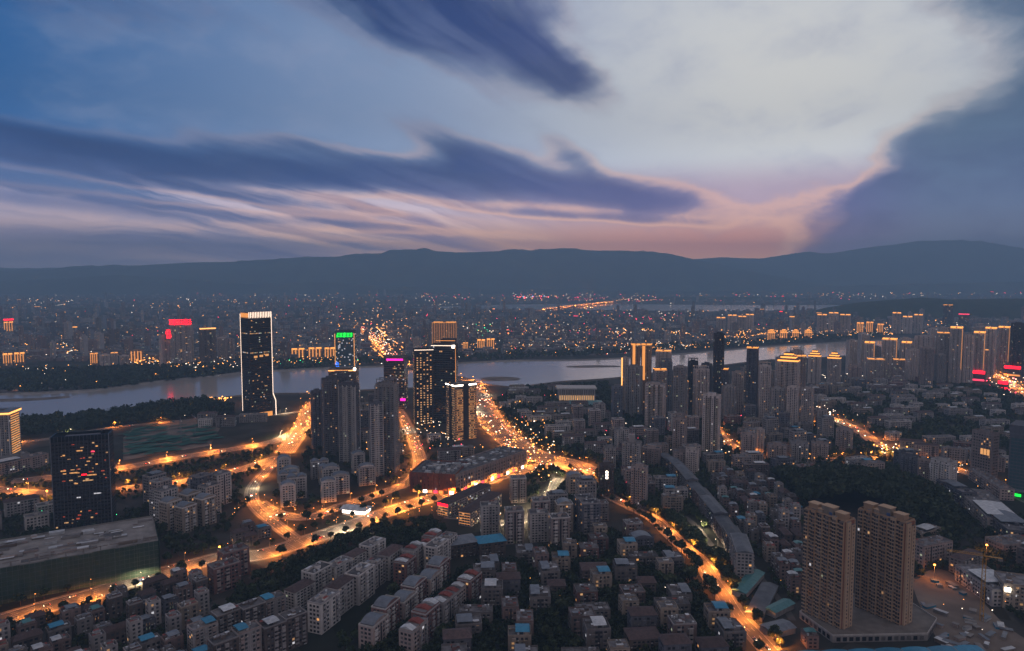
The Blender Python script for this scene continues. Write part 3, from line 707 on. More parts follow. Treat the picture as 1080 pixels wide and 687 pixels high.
# a residential tower: core with projecting bays, recessed window strips, roof frame
def res_tower(w, d, h, wall, seed, nb=4, fh=3.0, lit=.03, crown='flat', trim=None, g=None, bal=None, grid=None):
    st = random.getstate(); random.seed(seed); fl = max(3, int(h / fh)); h = fl * fh; trim = trim or wall
    mb = MB(); rec = min(2.2, d * .12); mb.box(-w/2 + .4, w/2 - .4, -d/2 + rec, d/2 - rec, 0, h, wall, ROOF)
    bw = w / nb * .60; bls = []
    for s in (-1, 1):
        ys = s * d/2; yc = s * (d/2 - rec)
        for i in range(nb):
            xc = -w/2 + w * (i + .5) / nb; hh = h - (fh if i % 2 else 0)
            mb.box(xc - bw/2, xc + bw/2, min(ys, yc - s * .2), max(ys, yc - s * .2), 0, hh, trim if i % 2 else wall, ROOF)
            a, b = (xc - bw/2, ys), (xc + bw/2, ys)
            if s > 0: a, b = b, a
            mb.windows(a, b, 0, fl - 1, fh, max(2.6, bw / max(1, round(bw / 3.4))) - .02, min(1.5, bw * .46), 1.6, lit=lit, g=g, margin=0)
            if i < nb - 1:
                x0 = xc + bw/2 + .3; x1 = xc + w / nb - bw/2 - .3
                a, b = (x0, yc), (x1, yc)
                if s > 0: a, b = b, a
                mb.windows(a, b, 0, fl, fh, (x1 - x0), (x1 - x0) * .8, 2.0, lit=lit * 1.3, g=g, margin=0)
                if bal is not False:
                    bl = MB(); bls.append(bl); bl.box(x0 - .12, x0 + .1, min(ys - s * .6, yc), max(ys - s * .6, yc), 2.5, h - 1, trim)
                    for f in range(1, fl): bl.box(x0 - .1, x1 + .1, min(ys - s * .5, yc), max(ys - s * .5, yc), f * fh - .12, f * fh + .85, trim)
    for a, b in (((w/2 - .4, -d/2 + rec), (w/2 - .4, d/2 - rec)), ((-w/2 + .4, d/2 - rec), (-w/2 + .4, -d/2 + rec))): mb.windows(a, b, 0, fl, fh, 3.8, 1.4, 1.5, lit=lit, g=g)
    parts = [('wall', mb)]
    if grid:                      # white floor edges and fins standing proud of the front
        for s in (-1, 1):
            gb_ = MB(); ya, yb_ = (s * d/2 + .05, s * d/2 + .75) if s > 0 else (s * d/2 - .75, s * d/2 - .05)
            for f in range(1, fl): gb_.box(-w/2, w/2, ya, yb_, f * fh - .22, f * fh + .22, grid)
            for i in range(nb + 1): x = -w/2 + w * i / nb; gb_.box(x - .35, x + .35, ya + .02, yb_ - .02, 1, h, grid)
            parts.append(('facade_grid', gb_))
    parts += [('balcony_stack', b_) for b_ in bls]
    rf = MB(); parapet(rf, -w/2 + .4, w/2 - .4, -d/2 + rec, d/2 - rec, h, 1.6, wall)
    rf.box(-w * .22, w * .22, -d * .2, d * .2, h, h + 4.5, wall, ROOF); parts.append(('roof_house', rf))
    if crown == 'frame':
        cr = MB()
        for s in (-1, 1):
            for x in (-w * .42, -w * .15, w * .15, w * .42): cr.box(x - .4, x + .4, s * d * .34 - .4, s * d * .34 + .4, h + .5, h + 7, trim)
            cr.box(-w * .46, w * .46, s * d * .34 - .6, s * d * .34 + .6, h + 7, h + 8, trim)
        parts.append(('crown', cr))
    elif crown in ('gold', 'goldlow'):
        cr = MB(); hh = 5.5 if crown == 'gold' else 3.2
        for x0, x1 in ((-w * .44, -w * .08), (w * .08, w * .44)):
            cr.box(x0, x1, -d * .3, d * .3, h + .2, h + hh, trim, ROOF); cr.box(x0 - .6, x1 + .6, -d * .3 - .6, d * .3 + .6, h + hh, h + hh + .7, trim)
        gl = MB()
        for x0, x1 in ((-w * .44, -w * .08), (w * .08, w * .44)):
            for s in (-1, 1): gl.box(x0, x1, s * (d * .3 + .12) - .1, s * (d * .3 + .12) + .1, h + 1.8, h + hh - .1, GOLD)
            gl.box(x0 - .72, x0 - .62, -d * .28, d * .28, h + 1.8, h + hh, GOLD); gl.box(x1 + .62, x1 + .72, -d * .28, d * .28, h + 1.8, h + hh, GOLD)
        gl.box(-w/2, w/2, -d/2 + rec - .3, -d/2 + rec - .1, h + .2, h + 1.3, GOLDS)
        parts += [('crown', cr), ('crown_light', gl)]
    elif crown == 'pagoda':
        cr = MB(); gl = MB()
        for k, (s_, z) in enumerate(((.46, 0), (.34, 6), (.2, 11.5))):
            cr.box(-w * s_, w * s_, -d * s_, d * s_, h + z + .1, h + z + 4.6, trim); cr.gable(-w * s_, w * s_, -d * s_, d * s_, h + z + 4.6, h + z + 6.6, TILE, hip=w * s_ * .6, ov=1.5)
            for s in (-1, 1): gl.box(-w * s_, w * s_, s * (d * s_ + .15) - .12, s * (d * s_ + .15) + .12, h + z + 1.6, h + z + 4.3, GOLD); gl.box(s * (w * s_ + .15) - .12, s * (w * s_ + .15) + .12, -d * s_, d * s_, h + z + 1.6, h + z + 4.3, GOLD)
        parts += [('crown', cr), ('crown_light', gl)]
    random.setstate(st)
    return dict(parts=[(n, m.mesh(n)) for n, m in parts], w=w, d=d, h=h)
def fit(x0, x1, yt, yb, th, ratio=.6):
    # footprint of a building whose outline covers photo columns x0..x1, rows yt..yb, turned th degrees against the line of sight
    xc = (x0 + x1) / 2; b = G(xc, yb); al = math.atan2(b.x, b.y); t = math.radians(abs(th))
    tot = (x1 - x0) / F * b.y * math.cos(al) * 1.0
    w = tot / (math.cos(t) + ratio * math.sin(t)); d = w * ratio; dep = (w * math.sin(t) + d * math.cos(t)) / 2
    v = Vector((b.x, b.y, 0)).normalized() * dep
    h = height_at(xc, yb, yt)
    return Vector((b.x + v.x, b.y + v.y, 0)), w, d, h, math.radians(th) - al
def place_tower(x0, x1, yt, yb, th, wall, label, ratio=.6, name='residential_tower', cat='apartment tower', group=None, seed=0, **k):
    loc, w, d, h, a = fit(x0, x1, yt, yb, th, ratio)
    top = {'gold': 6, 'goldlow': 4, 'frame': 8, 'pagoda': 18, 'flat': 3}[k.get('crown', 'flat')]
    s = res_tower(w, d, max(12, h - top), wall, seed, **k); claim(loc.x, loc.y, w, d, a, 2)
    return put(name, s['parts'], loc, a, label, cat, group)

# ================================================================== landmark buildings
def office(x0, x1, yt, yb, th, label, ratio=.7, fh=4.0, body=W_DARK, g=GLASSB, lit=.12, pitch=3.0, ww=2.4, wh=2.2, lits=None, name='office_tower', cat='office tower', seed=1, bandlit=(), roof=True, litf=None, margin=.5):
    loc, w, d, h, a = fit(x0, x1, yt, yb, th, ratio); claim(loc.x, loc.y, w, d, a, 4)
    st = random.getstate(); random.seed(seed)
    r = empty(name, loc, a); fl = int(h / fh)
    m = MB(); m.box(-w/2, w/2, -d/2, d/2, 0, h, body, ROOF); part(m, 'wall', r)
    step = 1 if fl <= 90 else 2
    for f in range(fl):
        b = MB(); b.box(-w/2 - .2, w/2 + .2, -d/2 - .2, d/2 + .2, f * fh + fh - .35, f * fh + fh - .02, body); L_ = lit * (1 if litf is None else litf(f / fl))
        if f in bandlit: L_ = .8
        for p, q in (((-w/2, -d/2), (w/2, -d/2)), ((w/2, -d/2), (w/2, d/2)), ((w/2, d/2), (-w/2, d/2)), ((-w/2, d/2), (-w/2, -d/2))):
            b.windows(p, q, f * fh, 1, fh, pitch, ww, wh, lit=L_, g=g, lits=lits, off=.15, margin=margin, sill=(fh - wh) / 2)
        part(b, 'window_band', r)
    if roof:
        m = MB(); parapet(m, -w/2, w/2, -d/2, d/2, h, 2, body); m.box(-w*.25, w*.25, -d*.22, d*.22, h, h + 4, body, ROOF); part(m, 'roof_house', r)
    random.setstate(st)
    return tag(r, label, cat), w, d, h
def strip(r, name, x0, x1, y0, y1, z0, z1, m):
    b = MB(); b.box(x0, x1, y0, y1, z0, z1, m); return part(b, name, r)

# A1 tall black tower with bright edges and a finned crown
r, w, d, h = office(256, 289, 336, 441, 24, 'tallest black glass tower by the river with bright white edges and finned crown', .8, 4.2, lit=.04, pitch=3.0, ww=2.4, wh=1.7, bandlit=(30, 39), seed=4, litf=lambda t: 1.6 if .1 < t < .45 else .8)
for i in range(14):
    x = -w/2 + w * (i + .5) / 14; strip(r, 'crown_fin', x - .55, x + .55, -d/2 - .2, -d/2 + .8, h + .3, h + 12, STRIPW)
for i in range(9):
    y = -d/2 + d * (i + .8) / 9.5; strip(r, 'crown_fin', -w/2 - .2, -w/2 + .8, y - .5, y + .5, h + .3, h + 10, GOLDS)
strip(r, 'crown', -w * .42, w * .42, -d * .4, d * .45, h + 2, h + 10.5, W_DARK)
strip(r, 'edge_light', w/2 - .1, w/2 + .7, -d/2 - .7, -d/2 + .1, 44, h + 12, STRIPW)
mb = MB(); mb.tube((w/2 + .4, -d/2 - .4, 44), (w/2 + 4.2, -d/2 - 3.0, 30), .8, .8, STRIPW); mb.tube((w/2 + 4.2, -d/2 - 3.0, 30), (w/2 + 4.4, -d/2 - 3.0, 0), .8, .8, STRIPW); part(mb, 'edge_light', r)
strip(r, 'edge_light', -w/2 - .6, -w/2 + .1, d/2 - .2, d/2 + .5, 10, h + 8, STRIPW)
strip(r, 'podium', w/2 + .5, w/2 + 18, -d/2 + 4, d/2 - 4, 0, 14, W_DARK)
strip(r, 'lit_lobby', -w * .45, w * .45, -d/2 - 1.2, -d/2 - .2, .5, 9, GOLDS)
for k in range(3):
    x = -w * .3 + k * w * .25; strip(r, 'lit_window_or_reflection', x, x + 7, -d/2 - .32, -d/2 - .18, 118 + k, 122 + k, LITO)

# hotel on the left edge
r, w, d, h = office(-26, 25, 438, 487, -24, 'pale hotel with amber lit top rim on the left edge of the city', .8, 3.6, body=W_GREY, g=GLASS, lit=.06, pitch=3.0, ww=1.5, wh=2.2, seed=9)
strip(r, 'crown', -w/2 - 1.5, w/2 + 1.5, -d/2 - 1.5, d/2 + 1.5, h + 2.05, h + 3.4, TINS)
for nm, a in (('crown_light', (-w/2 - 1.4, w/2 + 1.4, -d/2 - 1.9, -d/2 - 1.5)), ('crown_light', (w/2 + 1.5, w/2 + 1.9, -d/2 - 1.5, d/2 + 1.5))): strip(r, nm, *a, h - .5, h + 2, STRIPO)
for f in range(2, int(h / 3.6), 1): strip(r, 'lit_balcony', w/2 + .3, w/2 + .8, -d * .35, d * .38, f * 3.6 + .6, f * 3.6 + 1.9, LITO if f % 3 else GOLDS)
for i in range(9): strip(r, 'pilaster', -w/2 + w * i / 8 - .5, -w/2 + w * i / 8 + .5, -d/2 - .9, -d/2 - .2, 0, h - 2, W_WHITE)

# long low slab block in front of the hotel
def long_block(px, w, fl, wall, label, name='apartment_block', cat='apartment block', roof='deck', seed=3, lit=.05, fh=3.0, trim=None, balc=True, group=None):
    a, b = G(*px[0]), G(*px[1]); d = b - a; s = block(d.length, w, fl, wall, seed, roof, fh, lit, trim, balc); ang = math.atan2(d.y, d.x)
    c = (a + b) / 2 + Vector((-d.y, d.x, 0)).normalized() * w / 2 * (1 if d.x > 0 else -1) * 0; claim(c.x, c.y, d.length, w, ang, 2)
    return put(name, s['parts'], c, ang, label, cat, group)
long_block([(-45, 512), (48, 491)], 20, 6, W_PINK, 'long low pinkish slab block below the hotel on the left edge', roof='pale', seed=21, lit=.1)
long_block([(-30, 497), (30, 486)], 16, 4, W_GREY, 'low grey annex block right under the amber rimmed hotel', seed=22)

REFLR = glow('reddish_reflection', (1.0, .14, .06), .30)  # dim red glow standing for city lights mirrored in the dark glass
# dark glass office block
r, w, d, h = office(57, 126, 466, 557, -13, 'dark glass office block with a raised glass crown and scattered lit rooms and reflections', .42, 4.0, lit=.012, pitch=3.2, ww=2.3, wh=1.5, seed=31, lits=(LIT, LITO, LIT2, LIT2), litf=lambda t: 1.8 if t < .35 or .55 < t < .9 else .6, roof=False)
for a in ((-w/2, w/2, -d/2, -d/2 + .6), (-w/2, w/2, d/2 - .6, d/2), (-w/2, -w/2 + .6, -d/2 + .62, d/2 - .62), (w/2 - .6, w/2, -d/2 + .62, d/2 - .62)): strip(r, 'glass_crown', *a, h, h + 6, GLASSB)
strip(r, 'roof_house', -w * .3, w * .3, -d * .25, d * .25, h, h + 4, W_SLATE)
for x, z, l, m in ((-w*.07, .88, 6, LITO), (w*.18, .86, 4, PINKS), (-w*.35, .66, 5, LITO), (-w*.2, .63, 8, LITO), (0, .60, 5, RED), (w*.1, .59, 9, LITO), (w*.02, .53, 10, LIT), (w*.2, .37, 7, LITW), (-w*.1, .34, 4, LITW), (-w*.33, .06, 4, LIT)):  # glowing strips: lit rooms, and city lights mirrored in the glass
    strip(r, 'lit_window_or_reflection', x, x + l, -d/2 - .34, -d/2 - .2, h * z, h * z + 1.3, m)
rnd = random.Random(12)
for i in range(46):  # more glowing strips, painted reflections among the lit rooms
    x, z = rnd.gauss(0, w * .22), rnd.choice((rnd.gauss(.6, .06), rnd.gauss(.78, .09), rnd.gauss(.12, .07)))
    if abs(x) < w * .45 and .03 < z < .95: strip(r, 'lit_window_or_reflection', x, x + rnd.uniform(1, 3.4), -d/2 - .33, -d/2 - .19, round(h * z / 4) * 4 + 1, round(h * z / 4) * 4 + 1 + rnd.uniform(.6, 1.6), rnd.choice((LIT2, LIT2, LIT, REFLR, REFLR, LITO)))
for i in range(17): strip(r, 'mullion', -w/2 + w * i / 16 - .12, -w/2 + w * i / 16 + .12, -d/2 - .6, -d/2 - .36, 0, h + 6, W_SLATE)
for x in (-w/2, w/2): strip(r, 'corner_trim', x - .35, x + .35, -d/2 - .75, -d/2 - .61, 0, h + 6, W_BLUE)

# building site podium wrapped in netting
a, b = G(-60, 649), G(168, 604); dd = (b - a); ang = math.atan2(dd.y, dd.x); L0 = dd.length; hh = height_at(60, 627, 592); dep = 78
c = (a + b) / 2 + Vector((-dd.y, dd.x, 0)).normalized() * dep / 2; claim(c.x, c.y, L0, dep, ang, 6)
r = empty('building_site', c, ang)
mb = MB(); mb.box(-L0/2, L0/2, -dep/2, dep/2, 0, hh, CONC, CONC); part(mb, 'wall', r)
for i in range(9):
    x0 = -L0/2 + L0 * i / 9; mb = MB(); mb.box(x0 + .1, x0 + L0/9 - .1, -dep/2 - 1.6, -dep/2 - 1.2, .2, hh + 1.2 - .6 * (i % 2), NET); part(mb, 'scaffold_netting', r)
mb = MB(); mb.box(L0/2 + .8, L0/2 + 1.2, -dep/2 - 1, dep/2 * .3, .2, hh - 1, NET); part(mb, 'scaffold_netting', r)
mb = MB(); mb.box(L0/2 + .81, L0/2 + 1.19, dep/2 * .31, dep/2, .2, hh - 2, EARTH); part(mb, 'site_screen', r)
mb = MB()
for i in range(40): x = -L0/2 + L0 * i / 40; mb.tube((x, -dep/2 - 1.7, 0), (x, -dep/2 - 1.7, hh + 1.6), .08, .08, STEEL, 4)
for z in range(3, int(hh), 4): mb.box(-L0/2, L0/2, -dep/2 - 1.78, -dep/2 - 1.7, z, z + .12, STEEL)
part(mb, 'scaffold', r)
mb = MB(); parapet(mb, -L0/2, L0/2, -dep/2, dep/2, hh, 1.3, CONC, .5); part(mb, 'parapet', r)
rnd = random.Random(8)
for i in range(70):
    x, y = rnd.uniform(-L0/2 + 6, L0/2 - 6), rnd.uniform(-dep/2 + 8, dep/2 - 6); sx_, sy_ = rnd.uniform(2, 8), rnd.uniform(2, 6)
    mb = MB(); mb.box(x - sx_, x + sx_, y - sy_ * .5, y + sy_ * .5, hh + .02 + i * .004, hh + rnd.uniform(.6, 3.2), rnd.choice((W_PINK, CONC, W_GREY, TINW, EARTH)), rnd.choice((CONC, ROOF, TINW))); part(mb, 'roof_house', r)
for i in range(12):
    x = -L0/2 + L0 * (i + .5) / 12; mb = MB(); mb.box(x - .5, x + .5, -dep/2 + 4, -dep/2 + 5, hh, hh + 3.2, CONC); mb.box(x - 6, x + 6, -dep/2 + 4.2, -dep/2 + 4.8, hh + 3.21, hh + 3.7, EARTH); part(mb, 'unfinished_frame', r)
tag(r, 'unfinished podium wrapped in dark green netting along the expressway', 'building site')

# the teal netted excavation in the river flats
pts = [G(x, y) for x, y in ((140, 452), (205, 444), (232, 452), (222, 470), (130, 486), (130, 462))]
mb = MB(); mb.face([(p.x, p.y, .22) for p in pts], EARTH); o = mb.build('building_site_ground'); o['kind'] = 'structure'
mb = MB(); rnd = random.Random(3)
for i in range(150):
    q = G(rnd.uniform(136, 226), rnd.uniform(449, 482))
    if pip(q.x, q.y, pts): s1, s2, an = rnd.uniform(5, 18), rnd.uniform(2, 6), rnd.uniform(.5, 1.2); ca, sa = math.cos(an), math.sin(an); z = .4 + i * .02; mb.face([(q.x + u * s1 * ca - v * s2 * sa, q.y + u * s1 * sa + v * s2 * ca, z + rnd.uniform(0, .9)) for u, v in ((-1, -1), (1, -1), (1, 1), (-1, 1))], NETL)
tag(mb.build('dust_netting'), kind='stuff')
def tower_crane(px, yb, yt, label, s=1.0, m=YEL, jib=40, az_=0.4):
    b = G(px, yb); h = height_at(px, yb, yt); r = empty('tower_crane', b, az_)
    mb = MB(); t = .9 * s
    for x in (-t, t):
        for y in (-t, t): mb.tube((x, y, 0), (x, y, h), .14 * s, .14 * s, m, 4)
    n = int(h / (2.4 * s))
    for i in range(n):
        z0, z1 = h * i / n, h * (i + 1) / n; q = [(-t, -t), (t, -t), (t, t), (-t, t)]
        for k in range(4): p0, p1 = q[k], q[(k + 1) % 4]; mb.tube((*p0, z0), (*p1, z1), .09 * s, .09 * s, m, 3)
    part(mb, 'mast', r)
    mb = MB(); n = int(jib / 2.5)
    for y in (-.7, .7): mb.tube((0, y, h + 1), (jib, y, h + 1), .12 * s, .1 * s, m, 4)
    mb.tube((0, 0, h + 2.6), (jib, 0, h + 2.2), .12 * s, .1 * s, m, 4)
    for i in range(n):
        x = jib * i / n
        for y in (-.7, .7): mb.tube((x, y, h + 1), (x + jib / n / 2, 0, h + 2.4), .07 * s, .07 * s, m, 3); mb.tube((x + jib / n / 2, 0, h + 2.4), (x + jib / n, y, h + 1), .07 * s, .07 * s, m, 3)
    part(mb, 'jib', r)
    mb = MB(); mb.box(-12, 0, -.8, .8, h + .9, h + 1.3, m); part(mb, 'counter_jib', r)
    mb = MB(); mb.box(-12, -9, -1, 1, h - 1.2, h + .89, CONC); part(mb, 'counterweight', r)
    mb = MB(); mb.box(.9, 2.6, -2, -.8, h - 1.4, h + .8, W_WHITE); part(mb, 'cab', r)
    mb = MB(); mb.tube((0, 0, h + 1), (0, 0, h + 7), .5, .15, m, 4); mb.tube((0, 0, h + 7), (jib * .7, 0, h + 2.4), .06, .06, m, 3); mb.tube((0, 0, h + 7), (-11, 0, h + 1.3), .06, .06, m, 3); part(mb, 'mast_head', r)
    return tag(r, label, 'tower crane')
tower_crane(1035, 655, 588, 'yellow tower crane over the muddy building site beside the tan towers', 1.3, YEL, 26, 2.7)
tower_crane(191, 466, 444, 'dark tower crane standing in the teal netted excavation', 1.0, STEEL, 30, .3)
tower_crane(206, 460, 441, 'slim tower crane at the far edge of the teal netted excavation', 1.0, STEEL, 26, 2.2)

# red sign twin towers across the river
place_tower(168, 186, 352, 386, 12, W_TGREY, 'pinkish left twin under the tall red sign across the river', .8, seed=61, nb=3, lit=.06)
s_ = fit(180, 206, 342, 387, -10, .7); loc, w, d, h, a = s_
tw = place_tower(180, 206, 342, 387, -10, W_TGREY, 'dark pinkish tower crowned with big red characters across the river', .7, seed=62, nb=4, lit=.09)
def glyph(r, x, z, s, y, m, seed):
    # one brush-stroke character made of bars, as on the roof sign
    rnd = random.Random(seed); mb = MB(); t = s * .09
    for k in range(3): zz = z + s * (.12 + .36 * k); mb.box(x - s * (.44 - .08 * (k == 1)), x + s * (.44 - .1 * (k == 2)), y - .3, y, zz, zz + t, m)
    for k in range(2): xx = x + s * (-.28 + .46 * k); mb.box(xx, xx + t, y - .31, y - .01, z + s * .08, z + s * .95, m)
    if seed % 2: mb.box(x - s * .5, x - s * .38, y - .3, y, z, z + s * .6, m)
    else: mb.box(x + s * .36, x + s * .5, y - .3, y, z + s * .3, z + s, m)
    return part(mb, 'sign_character', r)
for i in range(4): glyph(tw, -w * .38 + i * w * .26, h - 3, 18, -d/2 - 1, RED, i)
glyph(tw, -w/2 - 3, h - 30, 14, -d/2 - 1, RED, 7); glyph(tw, -w/2 - 3, h - 44, 14, -d/2 - 1, RED, 8)
tw = place_tower(210, 229, 347, 386, 8, W_BROWN, 'brown tower with an amber top line right of the red sign across the river', .7, seed=63, nb=3, lit=.03)
l, w, d, h, a = fit(210, 229, 347, 386, 8, .7); strip(tw, 'crown_light', -w/2, w/2, -d/2 - .6, -d/2, h - 1, h + 2.5, STRIPO)
place_tower(229, 239, 356, 380, 5, W_TGREY, 'pale grey block tower right of the amber topped brown tower', .8, seed=64, nb=3)
place_tower(238, 248, 357, 379, 5, W_PINK, 'short pinkish tower just left of the black riverside tower', .8, seed=65, nb=3)

# green sign tower
r, w, d, h = office(354, 377, 350, 400, -12, 'teal glass tower with a green roof sign and blue corner sign', .7, 3.8, body=W_SLATE, g=GLASST, lit=.12, seed=41, pitch=3.2, ww=2.9, wh=2.8, lits=(LITW, LIT, LITW))
for i in range(4): glyph(r, -w * .28 + i * w * .19, h - 16, 13, -d/2 - .6, GREENS, i + 3)
strip(r, 'sign_backing', -w * .42, w * .42, -d/2 - .55, -d/2 - .2, h - 19, h + 1, NETL)
for i in range(2): glyph(r, -w * .40, 26 + i * 11, 9, -d/2 - .5, BLUES, i)
strip(r, 'edge_light', -w/2 - .7, -w/2 - .1, -d/2 - .7, -d/2 - .1, 40, h - 6, STRIPO); strip(r, 'edge_light', w/2 + .1, w/2 + .7, -d/2 - .7, -d/2 - .1, 30, h - 4, STRIPO)
# brown banded block with the white beacon
r, w, d, h = office(347, 380, 391, 440, -10, 'brown banded block with a white beacon behind the grey towers', .7, 3.6, body=W_BROWN, g=GLASS, lit=.10, seed=42, pitch=3.0, ww=2.7, wh=1.6)
strip(r, 'crown_light', -w/2, w/2, -d/2 - .7, -d/2 - .2, h - 1.5, h + .3, STRIPO)
strip(r, 'beacon', w/2 - 4.5, w/2, -d/2 - 3, -d/2 + 1, h + .5, h + 4.5, WHITEL)
# magenta tower
r, w, d, h = office(405, 431, 378, 432, -14, 'dark brown tower with a magenta line sign along its top', .7, 3.8, body=W_BROWN, g=GLASSB, lit=.10, seed=43)
strip(r, 'roof_sign', -w * .36, w * .44, -d/2 - 1, -d/2 - .3, h - 5.5, h - 1.5, PURP); strip(r, 'roof_sign', w * .3, w * .55, -d/2 - 3, -d/2 - 2, 18, 23, PURP)
# pair of dark towers with dotted lights
r, w, d, h = office(436, 458, 370, 448, 6, 'dark tower dotted with evenly spaced amber windows', .8, 4.4, body=W_DARK, g=GLASSB, lit=.62, seed=44, pitch=6.2, ww=2.6, wh=2.0, lits=(LIT, LIT, LITO))
strip(r, 'crown_light', -w/2, w/2, -d/2 - .6, -d/2 - .1, h + .5, h + 1.6, STRIPW)
r, w, d, h = office(455, 484, 365, 447, -10, 'plain dark tower with a bright white beacon on its right corner', .7, 4.2, body=W_DARK, g=GLASSB, lit=.035, seed=45)
strip(r, 'crown_light', -w/2, w/2, -d/2 - .6, -d/2 - .1, h - .5, h + .7, STRIPW); strip(r, 'crown_light', -w*.3, w*.5, -d/2 - .62, -d/2 - .12, h + 9, h + 10, GOLDS)
strip(r, 'beacon', w/2 - 6.5, w/2 - 1, -d/2 - 3, -d/2 + .5, h - 4, h + 1.2, WHITEL); strip(r, 'upper_storeys', -w * .1, w * .45, -d * .4, d * .4, h + .1, h + 12, W_DARK)
strip(r, 'edge_light', w/2 + .05, w/2 + .7, -d/2 - .6, -d/2, h * .45, h - 5, GOLDS)
# amber washed tower behind them, over the river
tw = place_tower(456, 483, 339, 384, -6, W_TAN, 'amber washed apartment tower rising behind the two dark towers', .6, seed=46, nb=5, lit=.02, crown='goldlow')
l, w, d, h, a = fit(456, 483, 339, 384, -6, .6)
for i in range(11): x = -w/2 + w * i / 10; strip(tw, 'amber_wash_strip', x - .35, x + .35, -d/2 - .5, -d/2 - .1, h * .45, h - 4, GOLDS)  # glowing strips stand for amber light washed over the front
# lantern office tower with a dark central strip
r, w, d, h = office(470, 503, 408, 465, 30, 'lantern like office tower with lit floor lines and a dark middle strip', .8, 4.1, body=W_BROWN, g=GLASS, lit=.62, seed=47, pitch=2.6, ww=1.5, wh=1.5, lits=(LIT, LITO, LIT, LIT), margin=1.5)
strip(r, 'dark_strip', -w * .13, w * .13, -d/2 - .8, -d/2 - .2, 0, h + 3, W_DARK); strip(r, 'dark_strip', -w/2 - .8, -w/2 - .2, -d * .13, d * .13, 0, h + 3, W_DARK)
for x0, x1 in ((-w/2, -w * .14), (w * .14, w/2)): strip(r, 'crown_light', x0, x1, -d/2 - .8, -d/2 - .2, h + .2, h + 2.4, WHITEL)
strip(r, 'crown_light', -w/2 - .8, -w/2 - .2, -d/2, d/2, h + .2, h + 2.0, WHITEL)
for i in range(int(h / 4.1)): strip(r, 'floor_light', -w/2 - .75, -w * .14, -d/2 - .7, -d/2 - .3, i * 4.1, i * 4.1 + .2, GOLDS); strip(r, 'floor_light', w * .14, w/2, -d/2 - .7, -d/2 - .3, i * 4.1, i * 4.1 + .2, GOLDS)

# grey residential towers in the middle left
for i, (a, lab, k) in enumerate([
    ((328, 342, 410, 474, 14), 'slate grey tower at the left end of the middle tower cluster', dict(nb=3, lit=.05, seed=51)),
    ((340, 358, 398, 482, 10), 'dark slate tower second from left in the middle cluster', dict(nb=3, lit=.06, seed=52, trim=W_SLATE, grid=W_GREYD)),
    ((352, 370, 392, 470, -8), 'dark tower rising behind the white gridded tower', dict(nb=3, lit=.03, seed=56, trim=W_SLATE, crown='frame')),
    ((358, 381, 404, 489, -20), 'pale grey tower with a white balcony grid in the middle cluster', dict(nb=4, lit=.02, seed=53, trim=W_WHITE, grid=W_WHITE)),
    ((390, 405, 424, 503, 10), 'lower pale gridded wing of the tall grey tower by the curved street', dict(nb=3, lit=.02, seed=54, trim=W_WHITE, grid=W_WHITE)),
    ((396, 422, 400, 500, -18), 'tall grey blue tower with framed top by the curved street', dict(nb=5, lit=.03, seed=55, trim=W_BLUE, crown='frame', grid=W_GREY))]):
    place_tower(*a, W_SLATE if i != 5 else W_GREY, lab, .7, **k)

# long mall with its red brick end
def wing(a, b, dep, fl, wall, fh, seed, lit, r, nm):
    pass
a, b, c_ = G(432, 519), G(480, 522), G(556, 493)
for nm, p, q, wall, seed, lab, dep in (('shopping_mall', a, b, W_BRICK, 71, 'red brick end wing of the long mall with lit arcade', 62), ('shopping_mall', b, c_, W_PINK, 72, 'long mall wing with columned wall and cluttered grey roof', 62)):
    dd = q - p; L0 = dd.length; an = math.atan2(dd.y, dd.x); dp = dep if nm else 0
    if seed == 72: dp = 44
    c = (p + q) / 2 + Vector((-dd.y, dd.x, 0)).normalized() * (dp / 2 + (1 if seed == 72 else 0)); r = empty(nm, c, an); hh = height_at(480, 521, 501) * (1 if seed == 71 else .97); claim(c.x, c.y, L0, dp, an, 2)
    m = MB(); m.box(-L0/2, L0/2, -dp/2, dp/2, 0, hh, wall, ROOF); m.windows((-L0/2, -dp/2), (L0/2, -dp/2), 4, int(hh / 4.5) - 1, 4.5, 5, 2.6 if seed == 72 else .9, 2.4, lit=.05); m.windows((L0/2, -dp/2), (L0/2, dp/2), 4, int(hh / 4.5) - 1, 4.5, 5, 2.6, 2.4, lit=.05); part(m, 'wall', r)
    m = MB(); parapet(m, -L0/2, L0/2, -dp/2, dp/2, hh, 1.6, wall, .6); part(m, 'parapet', r)
    for i in range(int(L0 / 7)):
        x = -L0/2 + 3.5 + i * 7; strip(r, 'pilaster', x - .5, x + .5, -dp/2 - .8, -dp/2 - .1, 0, hh - .3, wall)
        strip(r, 'shopfront', x + 1, x + 6, -dp/2 - .5, -dp/2 - .1, .6, 4.2, (LITO, GOLDS, WHITEL, PINKS, GLASS)[(i * 3 + seed) % 5])
    rnd = random.Random(seed)
    for i in range(44):
        x, y, s1, s2 = rnd.uniform(-L0/2 + 5, L0/2 - 5), rnd.uniform(-dp/2 + 5, dp/2 - 5), rnd.uniform(1, 4), rnd.uniform(1, 3); m = MB(); m.box(x - s1, x + s1, y - s2, y + s2, hh + .003 * i, hh + rnd.uniform(1, 4), rnd.choice((TINW, W_GREY, TINS)), rnd.choice((TINW, ROOF))); part(m, 'roof_house', r)
    tag(r, lab, 'mall')

